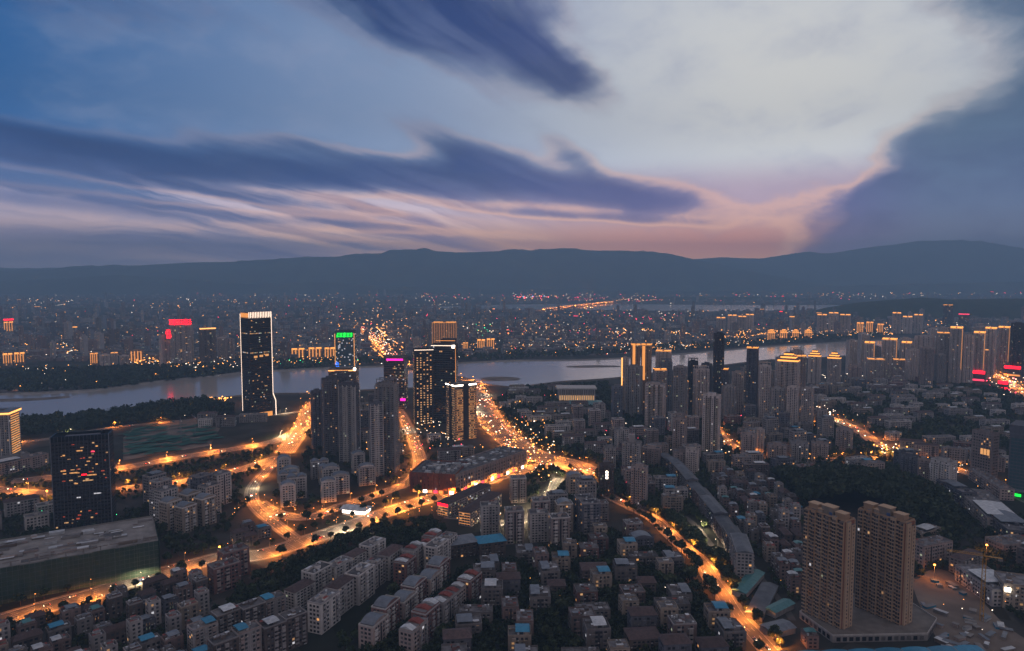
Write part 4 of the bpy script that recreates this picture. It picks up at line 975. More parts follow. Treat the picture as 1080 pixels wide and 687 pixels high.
# pale hall with floodlit eaves
l, w, d, h, a = fit(361, 391, 535, 546, -28, .55); r = empty('hall', l, a); claim(l.x, l.y, w, d, a)
strip(r, 'wall', -w/2, w/2, -d/2, d/2, 0, 7, W_WHITE); m = MB(); m.gable(-w/2, w/2, -d/2, d/2, 7.01, 9.5, TINW, ov=3); part(m, 'roof', r)
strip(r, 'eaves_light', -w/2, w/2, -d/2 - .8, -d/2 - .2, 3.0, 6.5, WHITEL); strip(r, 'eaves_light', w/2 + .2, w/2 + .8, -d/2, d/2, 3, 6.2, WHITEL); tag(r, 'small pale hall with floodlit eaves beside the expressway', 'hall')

# two pink lit slabs and the red sign
for i, (p, q, lab) in enumerate((((467, 545), (512, 524), 'pink slab office with a glowing red roof sign by the lit square'), ((490, 555), (523, 533), 'pink slab office with lit front second from the red sign'))):
    r = long_block((p, q), 16, 5, W_PINK, lab, 'office_building', 'office', 'hip', 80 + i, .22)
    A, B = G(*p), G(*q); L0 = (B - A).length
    if i == 0: strip(r, 'roof_sign', -L0/2 - .4, -L0/2 - .1, -7.5, 7.5, 12.5, 15.5, RED)
    for f in range(5): strip(r, 'floor_light', -L0/2 - .35, -L0/2 - .12, -7.0, 7.0, f * 3 + 2.5, f * 3 + 2.9, GOLDS)
# sheds with dark and bright blue roofs below them
for (x0, x1, yt, yb, th, m, lab, hp) in ((466, 505, 560, 590, 18, TINS, 'large hall with a dark slate hipped roof', 10), (500, 534, 563, 588, 16, TINB, 'brown building with a bright turquoise blue tin roof', 8)):
    l, w, d, h, a = fit(x0, x1, yt, yb, th, .7); s = block(w, d, 4, W_BROWN, 5, 'none', 3.2, .03); m_ = MB(); m_.gable(-w/2, w/2, -d/2, d/2, s['h'] + .9, s['h'] + 5, m, hip=hp, ov=1.4); claim(l.x, l.y, w, d, a, 2)
    put('hall', s['parts'] + [('roof', m_.mesh('roof'))], l, a, lab, 'hall')

# museum with the lit colonnade by the river
l, w, d, h, a = fit(587, 628, 411, 424, 4, .45); r = empty('museum', l, a); claim(l.x, l.y, w, d + 60, a)
strip(r, 'wall', -w/2, w/2, -d/2, d/2, 0, h, W_GREY); strip(r, 'roof', -w/2 - 3, w/2 + 3, -d/2 - 6, d/2 + 3, h + .05, h + 3, W_WHITE)
for i in range(17): x = -w/2 + 2 + (w - 4) * i / 16; strip(r, 'column', x - .9, x + .9, -d/2 - 4.6, -d/2 - 3, 0, h, W_WHITE)
for i in range(16): x = -w/2 + 2 + (w - 4) * (i + .5) / 16; strip(r, 'lit_window_or_reflection', x - 1.6, x + 1.6, -d/2 - .4, -d/2 - .1, 3, h * .5, LIT)
tag(r, 'low grey museum with a row of lit columns near the river', 'museum')
l, w, d, h, a = fit(600, 636, 422, 431, 4, .7); r = empty('hall', l, a); claim(l.x, l.y, w, d, a)
strip(r, 'wall', -w/2, w/2, -d/2, d/2, 0, 8, W_WHITE); m = MB(); m.gable(-w/2, w/2, -d/2, d/2, 8.01, 13, TEAL, hip=15, ov=2); part(m, 'roof', r); tag(r, 'wide low hall with a pale teal roof in front of the museum', 'hall')

# right-hand cluster: (x0, x1, top, base, turn), wall, crown, label
RT = [
 ((654, 663, 377, 436, 10), W_TGREY, 'flat', 'slim grey tower with an amber lit left edge in the riverside cluster'),
 ((664, 675, 361, 433, 8), W_TAN, 'goldlow', 'amber crowned tower at the back left of the riverside cluster'),
 ((675, 687, 362, 433, -8), W_TAN, 'goldlow', 'second amber crowned tower at the back of the riverside cluster'),
 ((690, 708, 368, 434, -6), W_TGREY, 'goldlow', 'broad tower with low amber crown behind the grey riverside cluster'),
 ((644, 657, 406, 443, 12), W_BLUE, 'flat', 'short blue grey tower at the left foot of the riverside cluster'),
 ((658, 678, 386, 441, -12), W_GREY, 'flat', 'wide blue grey tower front left of the riverside cluster'),
 ((679, 703, 403, 453, -14), W_TGREY, 'flat', 'front pinkish grey tower with a pale vertical strip'),
 ((695, 709, 378, 436, 10), W_BLUE, 'frame', 'blue grey tower with an open roof frame in the riverside cluster'),
 ((708, 725, 385, 452, -10), W_GREY, 'flat', 'tall grey tower right of the pale striped tower'),
 ((708, 725, 438, 482, -12), W_PINK, 'frame', 'shorter pink tower in front of the tall grey towers'),
 ((724, 736, 378, 432, 8), W_DARK, 'frame', 'dark domed tower left of the tallest dark tower'),
 ((738, 751, 383, 436, -10), W_SLATE, 'flat', 'dark slate tower just left of the tallest dark tower'),
 ((750, 763, 351, 442, 20), W_DARK, 'flat', 'tallest dark slab tower standing against the river'),
 ((739, 760, 416, 481, -12), W_TGREY, 'flat', 'tall plain grey beige tower in front, standing alone'),
 ((755, 768, 387, 442, -8), W_SLATE, 'goldlow', 'slate tower with small amber crown right of the tallest dark tower'),
 ((785, 799, 365, 446, -10), W_SLATE, 'goldlow', 'dark tower with a bright amber crown against the river'),
 ((798, 812, 384, 450, 8), W_TGREY, 'flat', 'grey tower just right of the amber crowned dark tower'),
 ((770, 784, 392, 440, 8), W_TGREY, 'flat', 'grey tower left of the amber crowned dark tower'),
 ((817, 843, 372, 448, -8), W_TGREY, 'pagoda', 'stepped pagoda crowned tower glowing amber above the river'),
 ((810, 827, 408, 452, 10), W_GREY, 'flat', 'grey block tower at the foot of the pagoda crowned tower'),
 ((828, 843, 407, 455, -8), W_TGREY, 'flat', 'left of two pinkish towers above an amber lit yard'),
 ((843, 858, 409, 457, -12), W_TGREY, 'flat', 'right of two pinkish towers above an amber lit yard'),
 ((851, 866, 369, 405, -8), W_TGREY, 'pagoda', 'pagoda crowned tower second in the row along the river'),
 ((871, 887, 371, 408, -8), W_TGREY, 'pagoda', 'pagoda crowned tower third in the row along the river'),
 ((893, 909, 385, 404, 6), W_PINK, 'flat', 'low pinkish tower right of the pagoda crowned row'),
 ((910, 922, 360, 400, -8), W_TGREY, 'gold', 'narrow amber crowned tower standing in front of the river bend'),
 ((912, 932, 377, 404, 8), W_TGREY, 'goldlow', 'broad lower tower with soft amber crown near the river bend'),
 ((928, 946, 356, 400, -8), W_TGREY, 'gold', 'amber edged tower at the right end of the visible river'),
 ((949, 961, 360, 398, -8), W_TGREY, 'gold', 'amber crowned tower just right of the river end'),
 ((962, 985, 354, 400, -10), W_TGREY, 'flat', 'wide plain grey tower right of the river end'),
 ((985, 1000, 350, 402, 10), W_TGREY, 'goldlow', 'pinkish tower with a short amber crown in the far right ridge'),
 ((999, 1014, 344, 404, -8), W_TGREY, 'gold', 'taller amber crowned tower in the middle of the far right ridge'),
 ((1013, 1026, 352, 404, 8), W_TGREY, 'flat', 'plain pinkish tower between amber crowned towers on the right'),
 ((1024, 1038, 349, 402, -10), W_TGREY, 'gold', 'amber crowned tower behind the red shop signs'),
 ((1036, 1050, 344, 398, -10), W_TGREY, 'gold', 'highest amber crowned tower behind the red shop signs'),
 ((1050, 1064, 344, 394, -10), W_TGREY, 'gold', 'amber crowned tower at the right end of the ridge'),
 ((1063, 1080, 340, 396, -12), W_DARK, 'flat', 'broad unlit dark tower at the right edge'),
 ((1078, 1096, 346, 400, -12), W_SLATE, 'flat', 'slate tower cut by the right edge of the view'),
 ((968, 984, 366, 410, 12), W_PINK, 'flat', 'front pinkish tower below the wide grey tower'),
 ((940, 954, 378, 406, 8), W_PINK, 'goldlow', 'low pink tower with amber roof line near the river end'),
 ((636, 650, 470, 500, 8), W_GREY, 'flat', 'short grey tower by the end of the wide avenue'),
 ((655, 677, 466, 502, -8), W_GREY, 'flat', 'grey stepped tower with a roof mast above the dark park'),
 ((676, 698, 471, 496, -10), W_PINK, 'flat', 'squat pinkish tower right of the stepped grey tower'),
 ((664, 684, 490, 536, -10), W_PINK, 'flat', 'pink brown tower above the winding street'),
 ((630, 648, 488, 524, 8), W_BROWN, 'flat', 'brown tower carrying a bright white vertical sign'),
 ((708, 733, 474, 498, 4), W_PINK, 'flat', 'broad low tower in front of the pink frame topped tower'),
 ((722, 738, 473, 500, -10), W_TGREY, 'flat', 'short grey tower right of the broad low tower'),
 ((780, 797, 456, 484, 10), W_PINK, 'flat', 'pinkish mid height tower right of the plain beige tower'),
 ((796, 806, 452, 478, 10), W_TGREY, 'flat', 'small grey tower right of the pinkish mid height tower'),
 ((808, 830, 468, 490, 6), W_PINK, 'flat', 'left of three low pink towers above the dark wood'),
 ((832, 853, 466, 490, 6), W_GREY, 'flat', 'middle of three low towers above the dark wood'),
 ((854, 874, 466, 488, 6), W_PINK, 'flat', 'right of three low pink towers above the dark wood'),
 ((880, 900, 452, 476, -10), W_PINK, 'flat', 'pink block tower by the bright east street'),
 ((948, 968, 479, 508, -10), W_SLATE, 'flat', 'slate grey tower left of the gridded white tower'),
 ((966, 980, 484, 512, 8), W_PINK, 'flat', 'squat pink tower beside the white gridded tower'),
 ((978, 1010, 485, 520, -26), W_WHITE, 'flat', 'white gridded block tower on the edge of the wood'),
]
for i, (a, wall, cr, lab) in enumerate(RT):
    nb = 3 if a[1] - a[0] < 18 else 4
    trim = {13: W_CREAM, 6: W_CREAM, 56: W_WHITE}.get(i, wall)
    tw = place_tower(*a, wall, lab, .75, seed=200 + i, nb=nb, crown=cr, lit=.028, trim=trim)
    if cr == 'gold' and i % 2:
        l, w, d, h, an = fit(*a, .75); strip(tw, 'edge_light', w/2 - .2, w/2 + .6, -d/2 - .5, -d/2 - .1, h * .25, h - 3, GOLDS)
    if i == 0: l, w, d, h, an = fit(*a, .75); strip(tw, 'edge_light', -w/2 - .5, -w/2 + 1.6, -d/2 - .8, -d/2 - .2, h * .5, h - 1, STRIPO)
    if i in (1, 2): l, w, d, h, an = fit(*a, .75); strip(tw, 'edge_light', -w * .36, -w * .08, -d/2 - .5, -d/2 - .1, h * .45, h - 6, GOLDS)
    if i == 44: l, w, d, h, an = fit(*a, .75); [strip(tw, 'sign_character', -1.3, 1.3, -d/2 - .6, -d/2 - .1, h * .52 + k * 3.6, h * .52 + k * 3.6 + 2.6, WHITEL) for k in range(3)]
    if i == 41: l, w, d, h, an = fit(*a, .75); m = MB(); m.tube((0, 0, h), (0, 0, h + 26), 1.2, .2, STEEL, 6); m.prism([(4, 4), (-4, 4), (-4, -4), (4, -4)], h - 2, h + 8, W_GREY); part(m, 'mast', tw)

# buildings on the far bank that can be told apart
FT = [
 ((861, 872, 331, 352, 4), W_TGREY, 'gold', 'leftmost of the amber crowned slabs across the river on the right'),
 ((873, 884, 329, 352, 4), W_TGREY, 'gold', 'middle of the amber crowned slabs across the river on the right'),
 ((885, 897, 331, 352, -4), W_TGREY, 'gold', 'rightmost of the three tall amber crowned slabs across the river'),
 ((903, 911, 340, 353, 4), W_TAN, 'gold', 'amber washed far bank tower just right of the crowned slabs'),
 ((913, 921, 339, 353, 4), W_TAN, 'gold', 'amber washed far bank tower second from the crowned slabs'),
 ((925, 932, 341, 353, -4), W_TAN, 'gold', 'amber washed far bank tower third from the crowned slabs'),
 ((940, 950, 329, 352, 4), W_TGREY, 'gold', 'far tower with bright cream crown left of the wooded hill houses'),
 ((951, 962, 333, 352, 4), W_TGREY, 'gold', 'far tower with cream edge lights beside the cream crowned tower'),
 ((963, 973, 331, 352, -4), W_TGREY, 'gold', 'far tower at the right end of the cream crowned trio'),
 ((993, 1004, 321, 352, 4), W_SLATE, 'goldlow', 'slate tower with amber cap in front of the wooded hill'),
 ((1010, 1022, 331, 352, -4), W_SLATE, 'flat', 'slate tower with a pink red roof sign in front of the wooded hill'),
 ((755, 765, 334, 350, 3), W_TGREY, 'gold', 'first of four far grey towers with amber caps left of the bend'),
 ((767, 777, 332, 350, 3), W_TGREY, 'gold', 'second of four far grey towers with amber caps left of the bend'),
 ((778, 787, 333, 350, -3), W_TGREY, 'gold', 'third of four far grey towers with amber caps left of the bend'),
 ((786, 795, 331, 349, -3), W_TGREY, 'gold', 'fourth of four far grey towers with amber caps left of the bend'),
 ((809, 818, 347, 360, 3), W_TAN, 'pagoda', 'first of four amber domed villas on the far bank'),
 ((822, 831, 347, 359, 3), W_TAN, 'pagoda', 'second of four amber domed villas on the far bank'),
 ((835, 843, 347, 358, 3), W_TAN, 'pagoda', 'third of four amber domed villas on the far bank'),
 ((848, 857, 347, 357, 3), W_TAN, 'pagoda', 'fourth of four amber domed villas on the far bank'),
 ((3, 14, 372, 386, 3), W_TAN, 'gold', 'left half of the amber washed colonnade block on the left far bank'),
 ((15, 27, 371, 385, 3), W_TAN, 'gold', 'right half of the amber washed colonnade block on the left far bank'),
 ((4, 15, 339, 352, 3), W_TAN, 'gold', 'amber tower with a red rooftop light far on the left'),
 ((95, 104, 372, 386, 3), W_TAN, 'goldlow', 'amber washed slab behind the left far bank trees'),
 ((105, 117, 373, 386, 3), W_TGREY, 'flat', 'grey slab beside the amber washed slab on the left far bank'),
 ((117, 125, 371, 385, 3), W_TGREY, 'goldlow', 'grey tower with warm windows on the left far bank'),
 ((126, 137, 374, 385, 3), W_TGREY, 'flat', 'low grey slab left of the ochre tower on the far bank'),
 ((138, 152, 369, 384, -3), W_TAN, 'flat', 'ochre washed tower near the lamplit bend of the far bank'),
 ((296, 304, 367, 380, 3), W_TAN, 'gold', 'amber slab just right of the black tower across the river'),
 ((307, 322, 367, 380, 3), W_TAN, 'gold', 'second amber slab right of the black tower across the river'),
 ((325, 340, 366, 379, 3), W_TAN, 'gold', 'third amber slab right of the black tower across the river'),
 ((342, 354, 366, 379, 3), W_TAN, 'gold', 'fourth amber slab, left of the green sign tower'),
 ((488, 494, 361, 372, 3), W_TAN, 'goldlow', 'small amber tower right of the dark tower pair across the river'),
 ((503, 512, 358, 370, 3), W_TAN, 'gold', 'amber striped block across the river near the green lights'),
 ((513, 522, 357, 370, 3), W_TAN, 'gold', 'amber striped block second from the green lights across the river'),
]
for i, (a, wall, cr, lab) in enumerate(FT):
    tw = place_tower(*a, wall, lab, .6, seed=300 + i, nb=3, crown=cr, lit=.06, name='residential_tower', cat='apartment tower', bal=False)
    l, w, d, h, an = fit(*a, .6)
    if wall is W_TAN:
        for k in range(4): strip(tw, 'amber_wash_strip', -w/2 + w * (k + .1) / 4, -w/2 + w * (k + .45) / 4, -d/2 - .9, -d/2 - .3, h * .2, h - 5, GOLDS)  # amber light on the wall imitated by glowing strips
    if i == 10: strip(tw, 'roof_sign', -w/2, w/2, -d/2 - 1, -d/2 - .3, h - 5, h, PINKS)
    if i == 21: strip(tw, 'roof_sign', -w/2, w/2, -d/2 - 1, -d/2 - .3, h + 5, h + 11, RED)

# big lit office slab and the glass block on the right edge
loc = None
r, w, d, h = office(1022, 1052, 458, 508, -30, 'pinkish office slab with a lit amber window group on the right', .5, 4.0, body=W_PINK, g=GLASS, lit=.04, pitch=3.4, ww=1.6, wh=2.0, seed=91)
for k in range(3): strip(r, 'lit_window_or_reflection', w * (-.05 + .15 * k), w * (.07 + .15 * k), -d/2 - .4, -d/2 - .2, h * .55, h * .55 + 8, LITO)
r, w, d, h = office(1060, 1120, 462, 528, -8, 'blue grey glass block with a flat slate top at the right edge', .8, 4.4, body=W_SLATE, g=GLASST, lit=.02, pitch=3.6, ww=3.2, wh=3.4, seed=92)
strip(r, 'top_storey', -w/2 - .6, w/2 + .6, -d/2 - .6, d/2 + .6, h + 2.1, h + 12, W_SLATE); strip(r, 'shop_sign', -w * .45, -w * .2, -d/2 - 2, -d/2 - 1, 1, 4, GREENS); strip(r, 'shop_sign', -w * .55, -w * .46, -d/2 - 2, -d/2 - 1, 1, 4, RED)
strip(r, 'canopy', -w/2, w/2, -d/2 - 10, -d/2 - .7, 9, 10, TINS)
# shops with red signs on the right
for i, (x0, x1, yt, yb, th, lab) in enumerate(((1020, 1040, 393, 402, -6, 'low shop hall with a broad glowing red sign'), (1058, 1078, 388, 397, -8, 'shop hall with a red strip sign and lit canopy at the right edge'), (1052, 1064, 404, 411, -8, 'small shop with a red roof sign beside the shopping road'))):
    l, w, d, h, a = fit(x0, x1, yt, yb, th, .5); r = empty('shop', l, a); claim(l.x, l.y, w, d, a)
    strip(r, 'wall', -w/2, w/2, -d/2, d/2, 0, h, W_SLATE); strip(r, 'roof', -w/2 - 1, w/2 + 1, -d/2 - 1, d/2 + 1, h + .02, h + 1, ROOF)
    strip(r, 'roof_sign', -w * .47, w * .47, -d/2 - 1.6, -d/2 - 1.1, h - 3, h + 4.5, RED); strip(r, 'shopfront', -w * .45, w * .45, -d/2 - .5, -d/2 - .1, .5, 5, (PINKS, GOLDS, RED)[i]); tag(r, lab, 'shop')

# the two tan towers
def tan_tower(x0, x1, yt, yb, th, label, seed):
    loc, w, d, h, a = fit(x0, x1, yt, yb, th, .42); claim(loc.x, loc.y, w + 6, d + 6, a, 4); fh = 3.0; fl = int((h - 4) / fh); h = fl * fh
    r = empty('residential_tower', loc, a); st = random.getstate(); random.seed(seed)
    mb = MB(); core = MB(); mb.box(-w/2 + 1, w/2 - 1, -d/2 + 2, d/2 - 2, 0, h, W_REDB, ROOF)
    nb = 6; bw = w / nb * .56; bal = []
    for s in (-1, 1):
        for i in range(nb):
            xc = -w/2 + w * (i + .5) / nb; ys = s * d/2; yc = s * (d/2 - 2); hh = h + (2.6 if i in (1, 4) else 0)
            mb.box(xc - bw/2, xc + bw/2, min(ys, yc - s * .2), max(ys, yc - s * .2), 0, hh, W_TAN if i % 2 else TRIMT, ROOF)
            p, q = (xc - bw/2, ys), (xc + bw/2, ys)
            if s > 0: p, q = q, p
            mb.windows(p, q, 0, fl, fh, bw / 2 - .01, 1.5, 1.9, lit=.008, margin=0, off=.08)
            if i < nb - 1:
                x0_, x1_ = xc + bw/2 + .2, xc + w/nb - bw/2 - .2; p, q = (x0_, yc), (x1_, yc)
                if s > 0: p, q = q, p
                mb.windows(p, q, 0, fl, fh, x1_ - x0_, (x1_ - x0_) * .95, 2.4, lit=.006, margin=0, off=.08)
                bb = MB(); bb.box(x0_ - .16, x0_ + .1, min(yc, ys - s * .7), max(yc, ys - s * .7), 2, h - 1, TRIMT)
                for f in range(1, fl): bb.box(x0_ - .15, x1_ + .15, min(yc, ys - s * .6), max(yc, ys - s * .6), f * fh - .1, f * fh + .8, TRIMT)
                bal.append(bb)
    for x, s in ((w/2 - 1, 1), (-w/2 + 1, -1)):
        for k in range(2):
            y0, y1 = (-d/2 + 2.8 + k * (d - 5.6) * .55, -d/2 + 2.8 + (d - 5.6) * (.45 + k * .55)); mb.box(min(x - s * .2, x + s * 1.6), max(x - s * .2, x + s * 1.6), y0, y1, 0, h - 3 * k, TRIMT, ROOF)
            p, q = ((x + s * 1.6, y0), (x + s * 1.6, y1)) if s > 0 else ((x + s * 1.6, y1), (x + s * 1.6, y0)); mb.windows(p, q, 0, fl - 1, fh, 3.0, 1.1, 1.5, lit=.004, margin=.2, off=.08)
    part(mb, 'wall', r)
    for bb in bal: part(bb, 'balcony_stack', r)
    m = MB(); parapet(m, -w/2 + 1, w/2 - 1, -d/2 + 2, d/2 - 2, h, 1.5, W_TAN); part(m, 'parapet', r)
    for k, (x, y, s1, s2, z) in enumerate(((-w * .33, 0, 4, 3.4, 5.5), (0, .6, 5, 3.6, 6.5), (w * .3, 0, 4, 3.2, 4.5), (-w * .15, -2, 2, 2, 3), (w * .16, 2, 2, 2, 3.4))):
        m = MB(); m.box(x - s1, x + s1, y - s2, y + s2, h + .01 * k, h + z, W_TAN if k % 2 == 0 else W_CREAM, ROOF); m.box(x - s1 - .4, x + s1 + .4, y - s2 - .4, y + s2 + .4, h + z + .01, h + z + .5, TRIMT); part(m, 'roof_house', r)
    m = MB(); m.box(w * .05, w * .12, -d * .2, d * .1, h, h + 3.0, BLUEP); part(m, 'water_tank', r)
    random.setstate(st); tag(r, label, 'apartment tower'); return r, w, d, a, loc
TRIMT = wallm('wall_tan_trim', (.50, .365, .25), .9, .03); BLUEP = noisy('tank_blue', (.05, .10, .25), (.07, .14, .3), .5, .5)
W_REDB = wallm('wall_redbrown', (.25, .11, .07), .9, .03)
tan_tower(840, 901, 541, 668, -34, 'left of the two tall tan apartment towers with balconies, nearest the blue roof', 401)
tan_tower(896, 964, 544, 663, -30, 'right of the two tall tan apartment towers with balconies, beside the mud site', 402)
# their podium
pts = [G(843, 652), G(878, 678), G(978, 676), G(988, 660), G(960, 642), G(890, 632)]
r = empty('podium', (0, 0, 0)); m = MB(); m.prism([(p.x, p.y) for p in pts], 0, 5, W_GREY, PAVE); part(m, 'wall', r)
m = MB()
for p, q in zip(pts, pts[1:] + pts[:1]): m.windows((p.x, p.y), (q.x, q.y), 0, 1, 5, 5, 3.2, 3.2, lit=.03, off=.15)
part(m, 'shopfront', r)
m = MB()
for p, q in zip(pts, pts[1:] + pts[:1]):
    dd = (q - p).normalized(); n = Vector((dd.y, -dd.x, 0)) * .4; m.prism([(p.x, p.y), (q.x, q.y), (q.x - n.x, q.y - n.y), (p.x - n.x, p.y - n.y)], 5.01, 6.2, W_WHITE)
part(m, 'parapet', r); tag(r, 'pale two storey podium under the pair of tan towers', 'podium')
for p in pts: claim(p.x, p.y, 20, 20, 0)
c0 = sum(pts, Vector()) / 6; claim(c0.x, c0.y, 80, 50, 0, 4)
# long blue market roof along the bottom edge
a, b = G(818, 710), G(1046, 702); dd = b - a; r = empty('market_hall', (a + b) / 2, math.atan2(dd.y, dd.x)); L0 = dd.length; claim(r.location.x, r.location.y, L0, 30, 0, 2)
strip(r, 'wall', -L0/2, L0/2, -13, 13, 0, 7, W_GREY)
for i in range(8):
    m = MB(); x0 = -L0/2 + L0 * i / 8; sg = 8; pr = [(x0 + .3 + (L0/8 - .6) * k / sg, 7.1 + 1.0 * math.sin(math.pi * k / sg)) for k in range(sg + 1)]
    for (xa, za), (xb, zb) in zip(pr, pr[1:]): m.face([(xa, -14, za), (xb, -14, zb), (xb, 14, zb), (xa, 14, za)], TINB)
    for y in (-14, 14): m.face([(q[0], y, q[1]) for q in pr], TINB)
    part(m, 'roof', r)
tag(r, 'long market hall with a row of bright blue vaulted roofs', 'market hall')

# long slab row with the slate blue roof
S0 = [(785, 612), (778, 590), (769, 574), (760, 560), (752, 550), (744, 540), (737, 531), (730, 522), (723, 513), (716, 505), (708, 497), (699, 490)]
for i, (p, q) in enumerate(zip(S0, S0[1:])):
    A, B = G(*p), G(*q); dd = B - A; L0 = dd.length - 1; s = block(L0, 15, 8 if i == 0 else 6 - (i % 4 == 2), (W_SLATE, W_GREYD, W_PINKD)[i % 3] if i else W_GREY, 500 + i, 'none', 3.1, .03, None); an = math.atan2(dd.y, dd.x); c = (A + B) / 2; claim(c.x, c.y, L0, 17, an)
    m = MB(); m.gable(-L0/2, L0/2, -7.5, 7.5, s['h'] + .6, s['h'] + 2.4 + .5 * (i % 2), TINSD, hip=.5, ov=.6)
    put('apartment_block', s['parts'] + [('tin_roof', m.mesh('tin_roof'))], c, an, f'slate roofed section, {ordn(i + 1)} from the near end of the long diagonal slab', 'apartment block', 'sections of the long diagonal slab')
# tin sheds at its foot
for i, (p, q, w_2, m_, lab) in enumerate((((779, 630), (799, 608), 12, TEAL, 'pale teal tin shed at the foot of the long slab'), ((795, 654), (812, 622), 13, TINSD, 'grey tin shed in the middle of the shed group'), ((812, 650), (832, 640), 10, TEAL, 'teal roofed shed beside the lane of lights'), ((808, 670), (832, 664), 14, TINS, 'low grey shed at the near end of the lane of lights'))):
    A, B = G(*p), G(*q); dd = B - A; L0 = dd.length; an = math.atan2(dd.y, dd.x); c = (A + B) / 2
    r = empty('shed', c, an); claim(c.x, c.y, L0, w_2, an); strip(r, 'wall', -L0/2, L0/2, -w_2/2, w_2/2, 0, 5, W_GREY); m = MB(); m.gable(-L0/2, L0/2, -w_2/2, w_2/2, 5.01, 6.6, m_, ov=.8); part(m, 'roof', r); tag(r, lab, 'shed')
# hall roofs on the right
for i, (p, q, w_2, fl, wall, rf, lab) in enumerate((
    ((995, 520), (1022, 535), 18, 5, W_SLATE, 'slate', 'first slate slab running down from the white gridded tower'),
    ((1024, 528), (1060, 562), 34, 4, W_GREY, 'pale', 'wide hall with pale metal roofs right of the dark wood'),
    ((1050, 552), (1080, 575), 30, 4, W_SLATE, 'slate', 'dark hall behind the pale metal roofs at the right edge'),
    ((1028, 505), (1062, 528), 16, 4, W_PINK, 'deck', 'pink slab running along the market road'),
    ((1048, 582), (1092, 578), 22, 3, W_PINK, 'deck', 'low pink block with amber lit rooms at the right edge'),
    ((1022, 612), (1062, 640), 26, 4, W_GREY, 'pale', 'grey stepped block above the crane'),
    ((1052, 634), (1096, 640), 26, 6, W_CREAM, 'deck', 'pale corner block with a floodlight at the lower right edge'),
    ((962, 580), (985, 572), 14, 5, W_CREAM, 'pale', 'pale block right behind the right tan tower'),
    ((966, 596), (996, 590), 16, 6, W_PINK, 'deck', 'pink white block between the tan tower and the mud site'),
    ((895, 494), (914, 492), 14, 4, W_WHITE, 'deck', 'white slab at the upper edge of the dark wood'),
    ((862, 500), (892, 506), 14, 3, W_CREAM, 'red', 'cream block with red roofs at the top of the dark wood'),
    ((960, 500), (990, 497), 20, 2, W_GREY, 'pale', 'low hall with bright yard right of the east street'))):
    r = long_block((p, q), w_2, fl, wall, lab, 'office_building' if fl < 5 else 'apartment_block', 'building', rf, 600 + i, .04, 3.4)
    if i == 6: strip(r, 'floodlight', -14, -10, -14.5, -13.3, 15, 18, WHITEL)
    if i == 4: [strip(r, 'lit_window_or_reflection', -8 + 6 * k, -4 + 6 * k, -11.4, -11.15, 3, 6, LITO) for k in range(3)]

# muddy building site and rough ground by the crane
pts = smooth([G(x, y) for x, y in ((960, 612), (990, 600), (1020, 618), (1060, 660), (1100, 690), (1040, 715), (1000, 690), (975, 650), (960, 612))], 3)
poly_sheet('building_site_ground', pts, .2, EARTH); 
for i in range(40):
    q = G(random.uniform(965, 1075), random.uniform(610, 690))
    if pip(q.x, q.y, pts): claim(q.x, q.y, 24, 24, 0)
rnd = random.Random(77); mats_ = (CONC, EARTH, TINW, W_PINK, TINB)
n_ = 0
for i in range(60):
    q = G(rnd.uniform(968, 1078), rnd.uniform(612, 688))
    if not pip(q.x, q.y, pts): continue
    n_ += 1; m = MB(); an = rnd.uniform(0, 3); l_, w_3, h_ = rnd.uniform(2, 6), rnd.uniform(1.2, 2.4), rnd.uniform(1, 2.8)
    r = empty('site_cabin', (q.x, q.y, .2), an); m.box(-l_, l_, -w_3, w_3, 0, h_, rnd.choice(mats_)); part(m, 'wall', r); m = MB(); m.box(-l_ - .2, l_ + .2, -w_3 - .2, w_3 + .2, h_ + .01, h_ + .25, rnd.choice((TINW, CONC, TINS))); part(m, 'roof', r)
    r['n'] = n_; r['label'] = f"{'long' if l_ > 4 else 'small'} site cabin with flat metal roof, {ordn(n_)} of those scattered round the yellow crane"; r['category'] = 'site cabin'; r['group'] = 'site cabins round the yellow crane'
    del r['n']

# ================================================================== districts of ordinary buildings
BP = []
def proto(desc, *a, **k): s = block(*a, **k); s['desc'] = desc; return s
WALK = [  # six to eight storey walk-ups
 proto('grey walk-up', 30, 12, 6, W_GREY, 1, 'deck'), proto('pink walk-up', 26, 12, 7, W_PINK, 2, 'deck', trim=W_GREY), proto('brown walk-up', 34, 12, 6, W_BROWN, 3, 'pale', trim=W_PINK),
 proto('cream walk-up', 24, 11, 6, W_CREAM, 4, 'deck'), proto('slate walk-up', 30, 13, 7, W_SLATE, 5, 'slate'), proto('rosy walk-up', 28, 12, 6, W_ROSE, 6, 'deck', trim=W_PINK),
 proto('blue tin roofed walk-up', 28, 12, 6, W_GREY, 7, 'blue'), proto('pale tin roofed walk-up', 30, 12, 6, W_PINK, 8, 'pale'), proto('slate roofed walk-up', 32, 12, 6, W_PINK, 9, 'hip')]
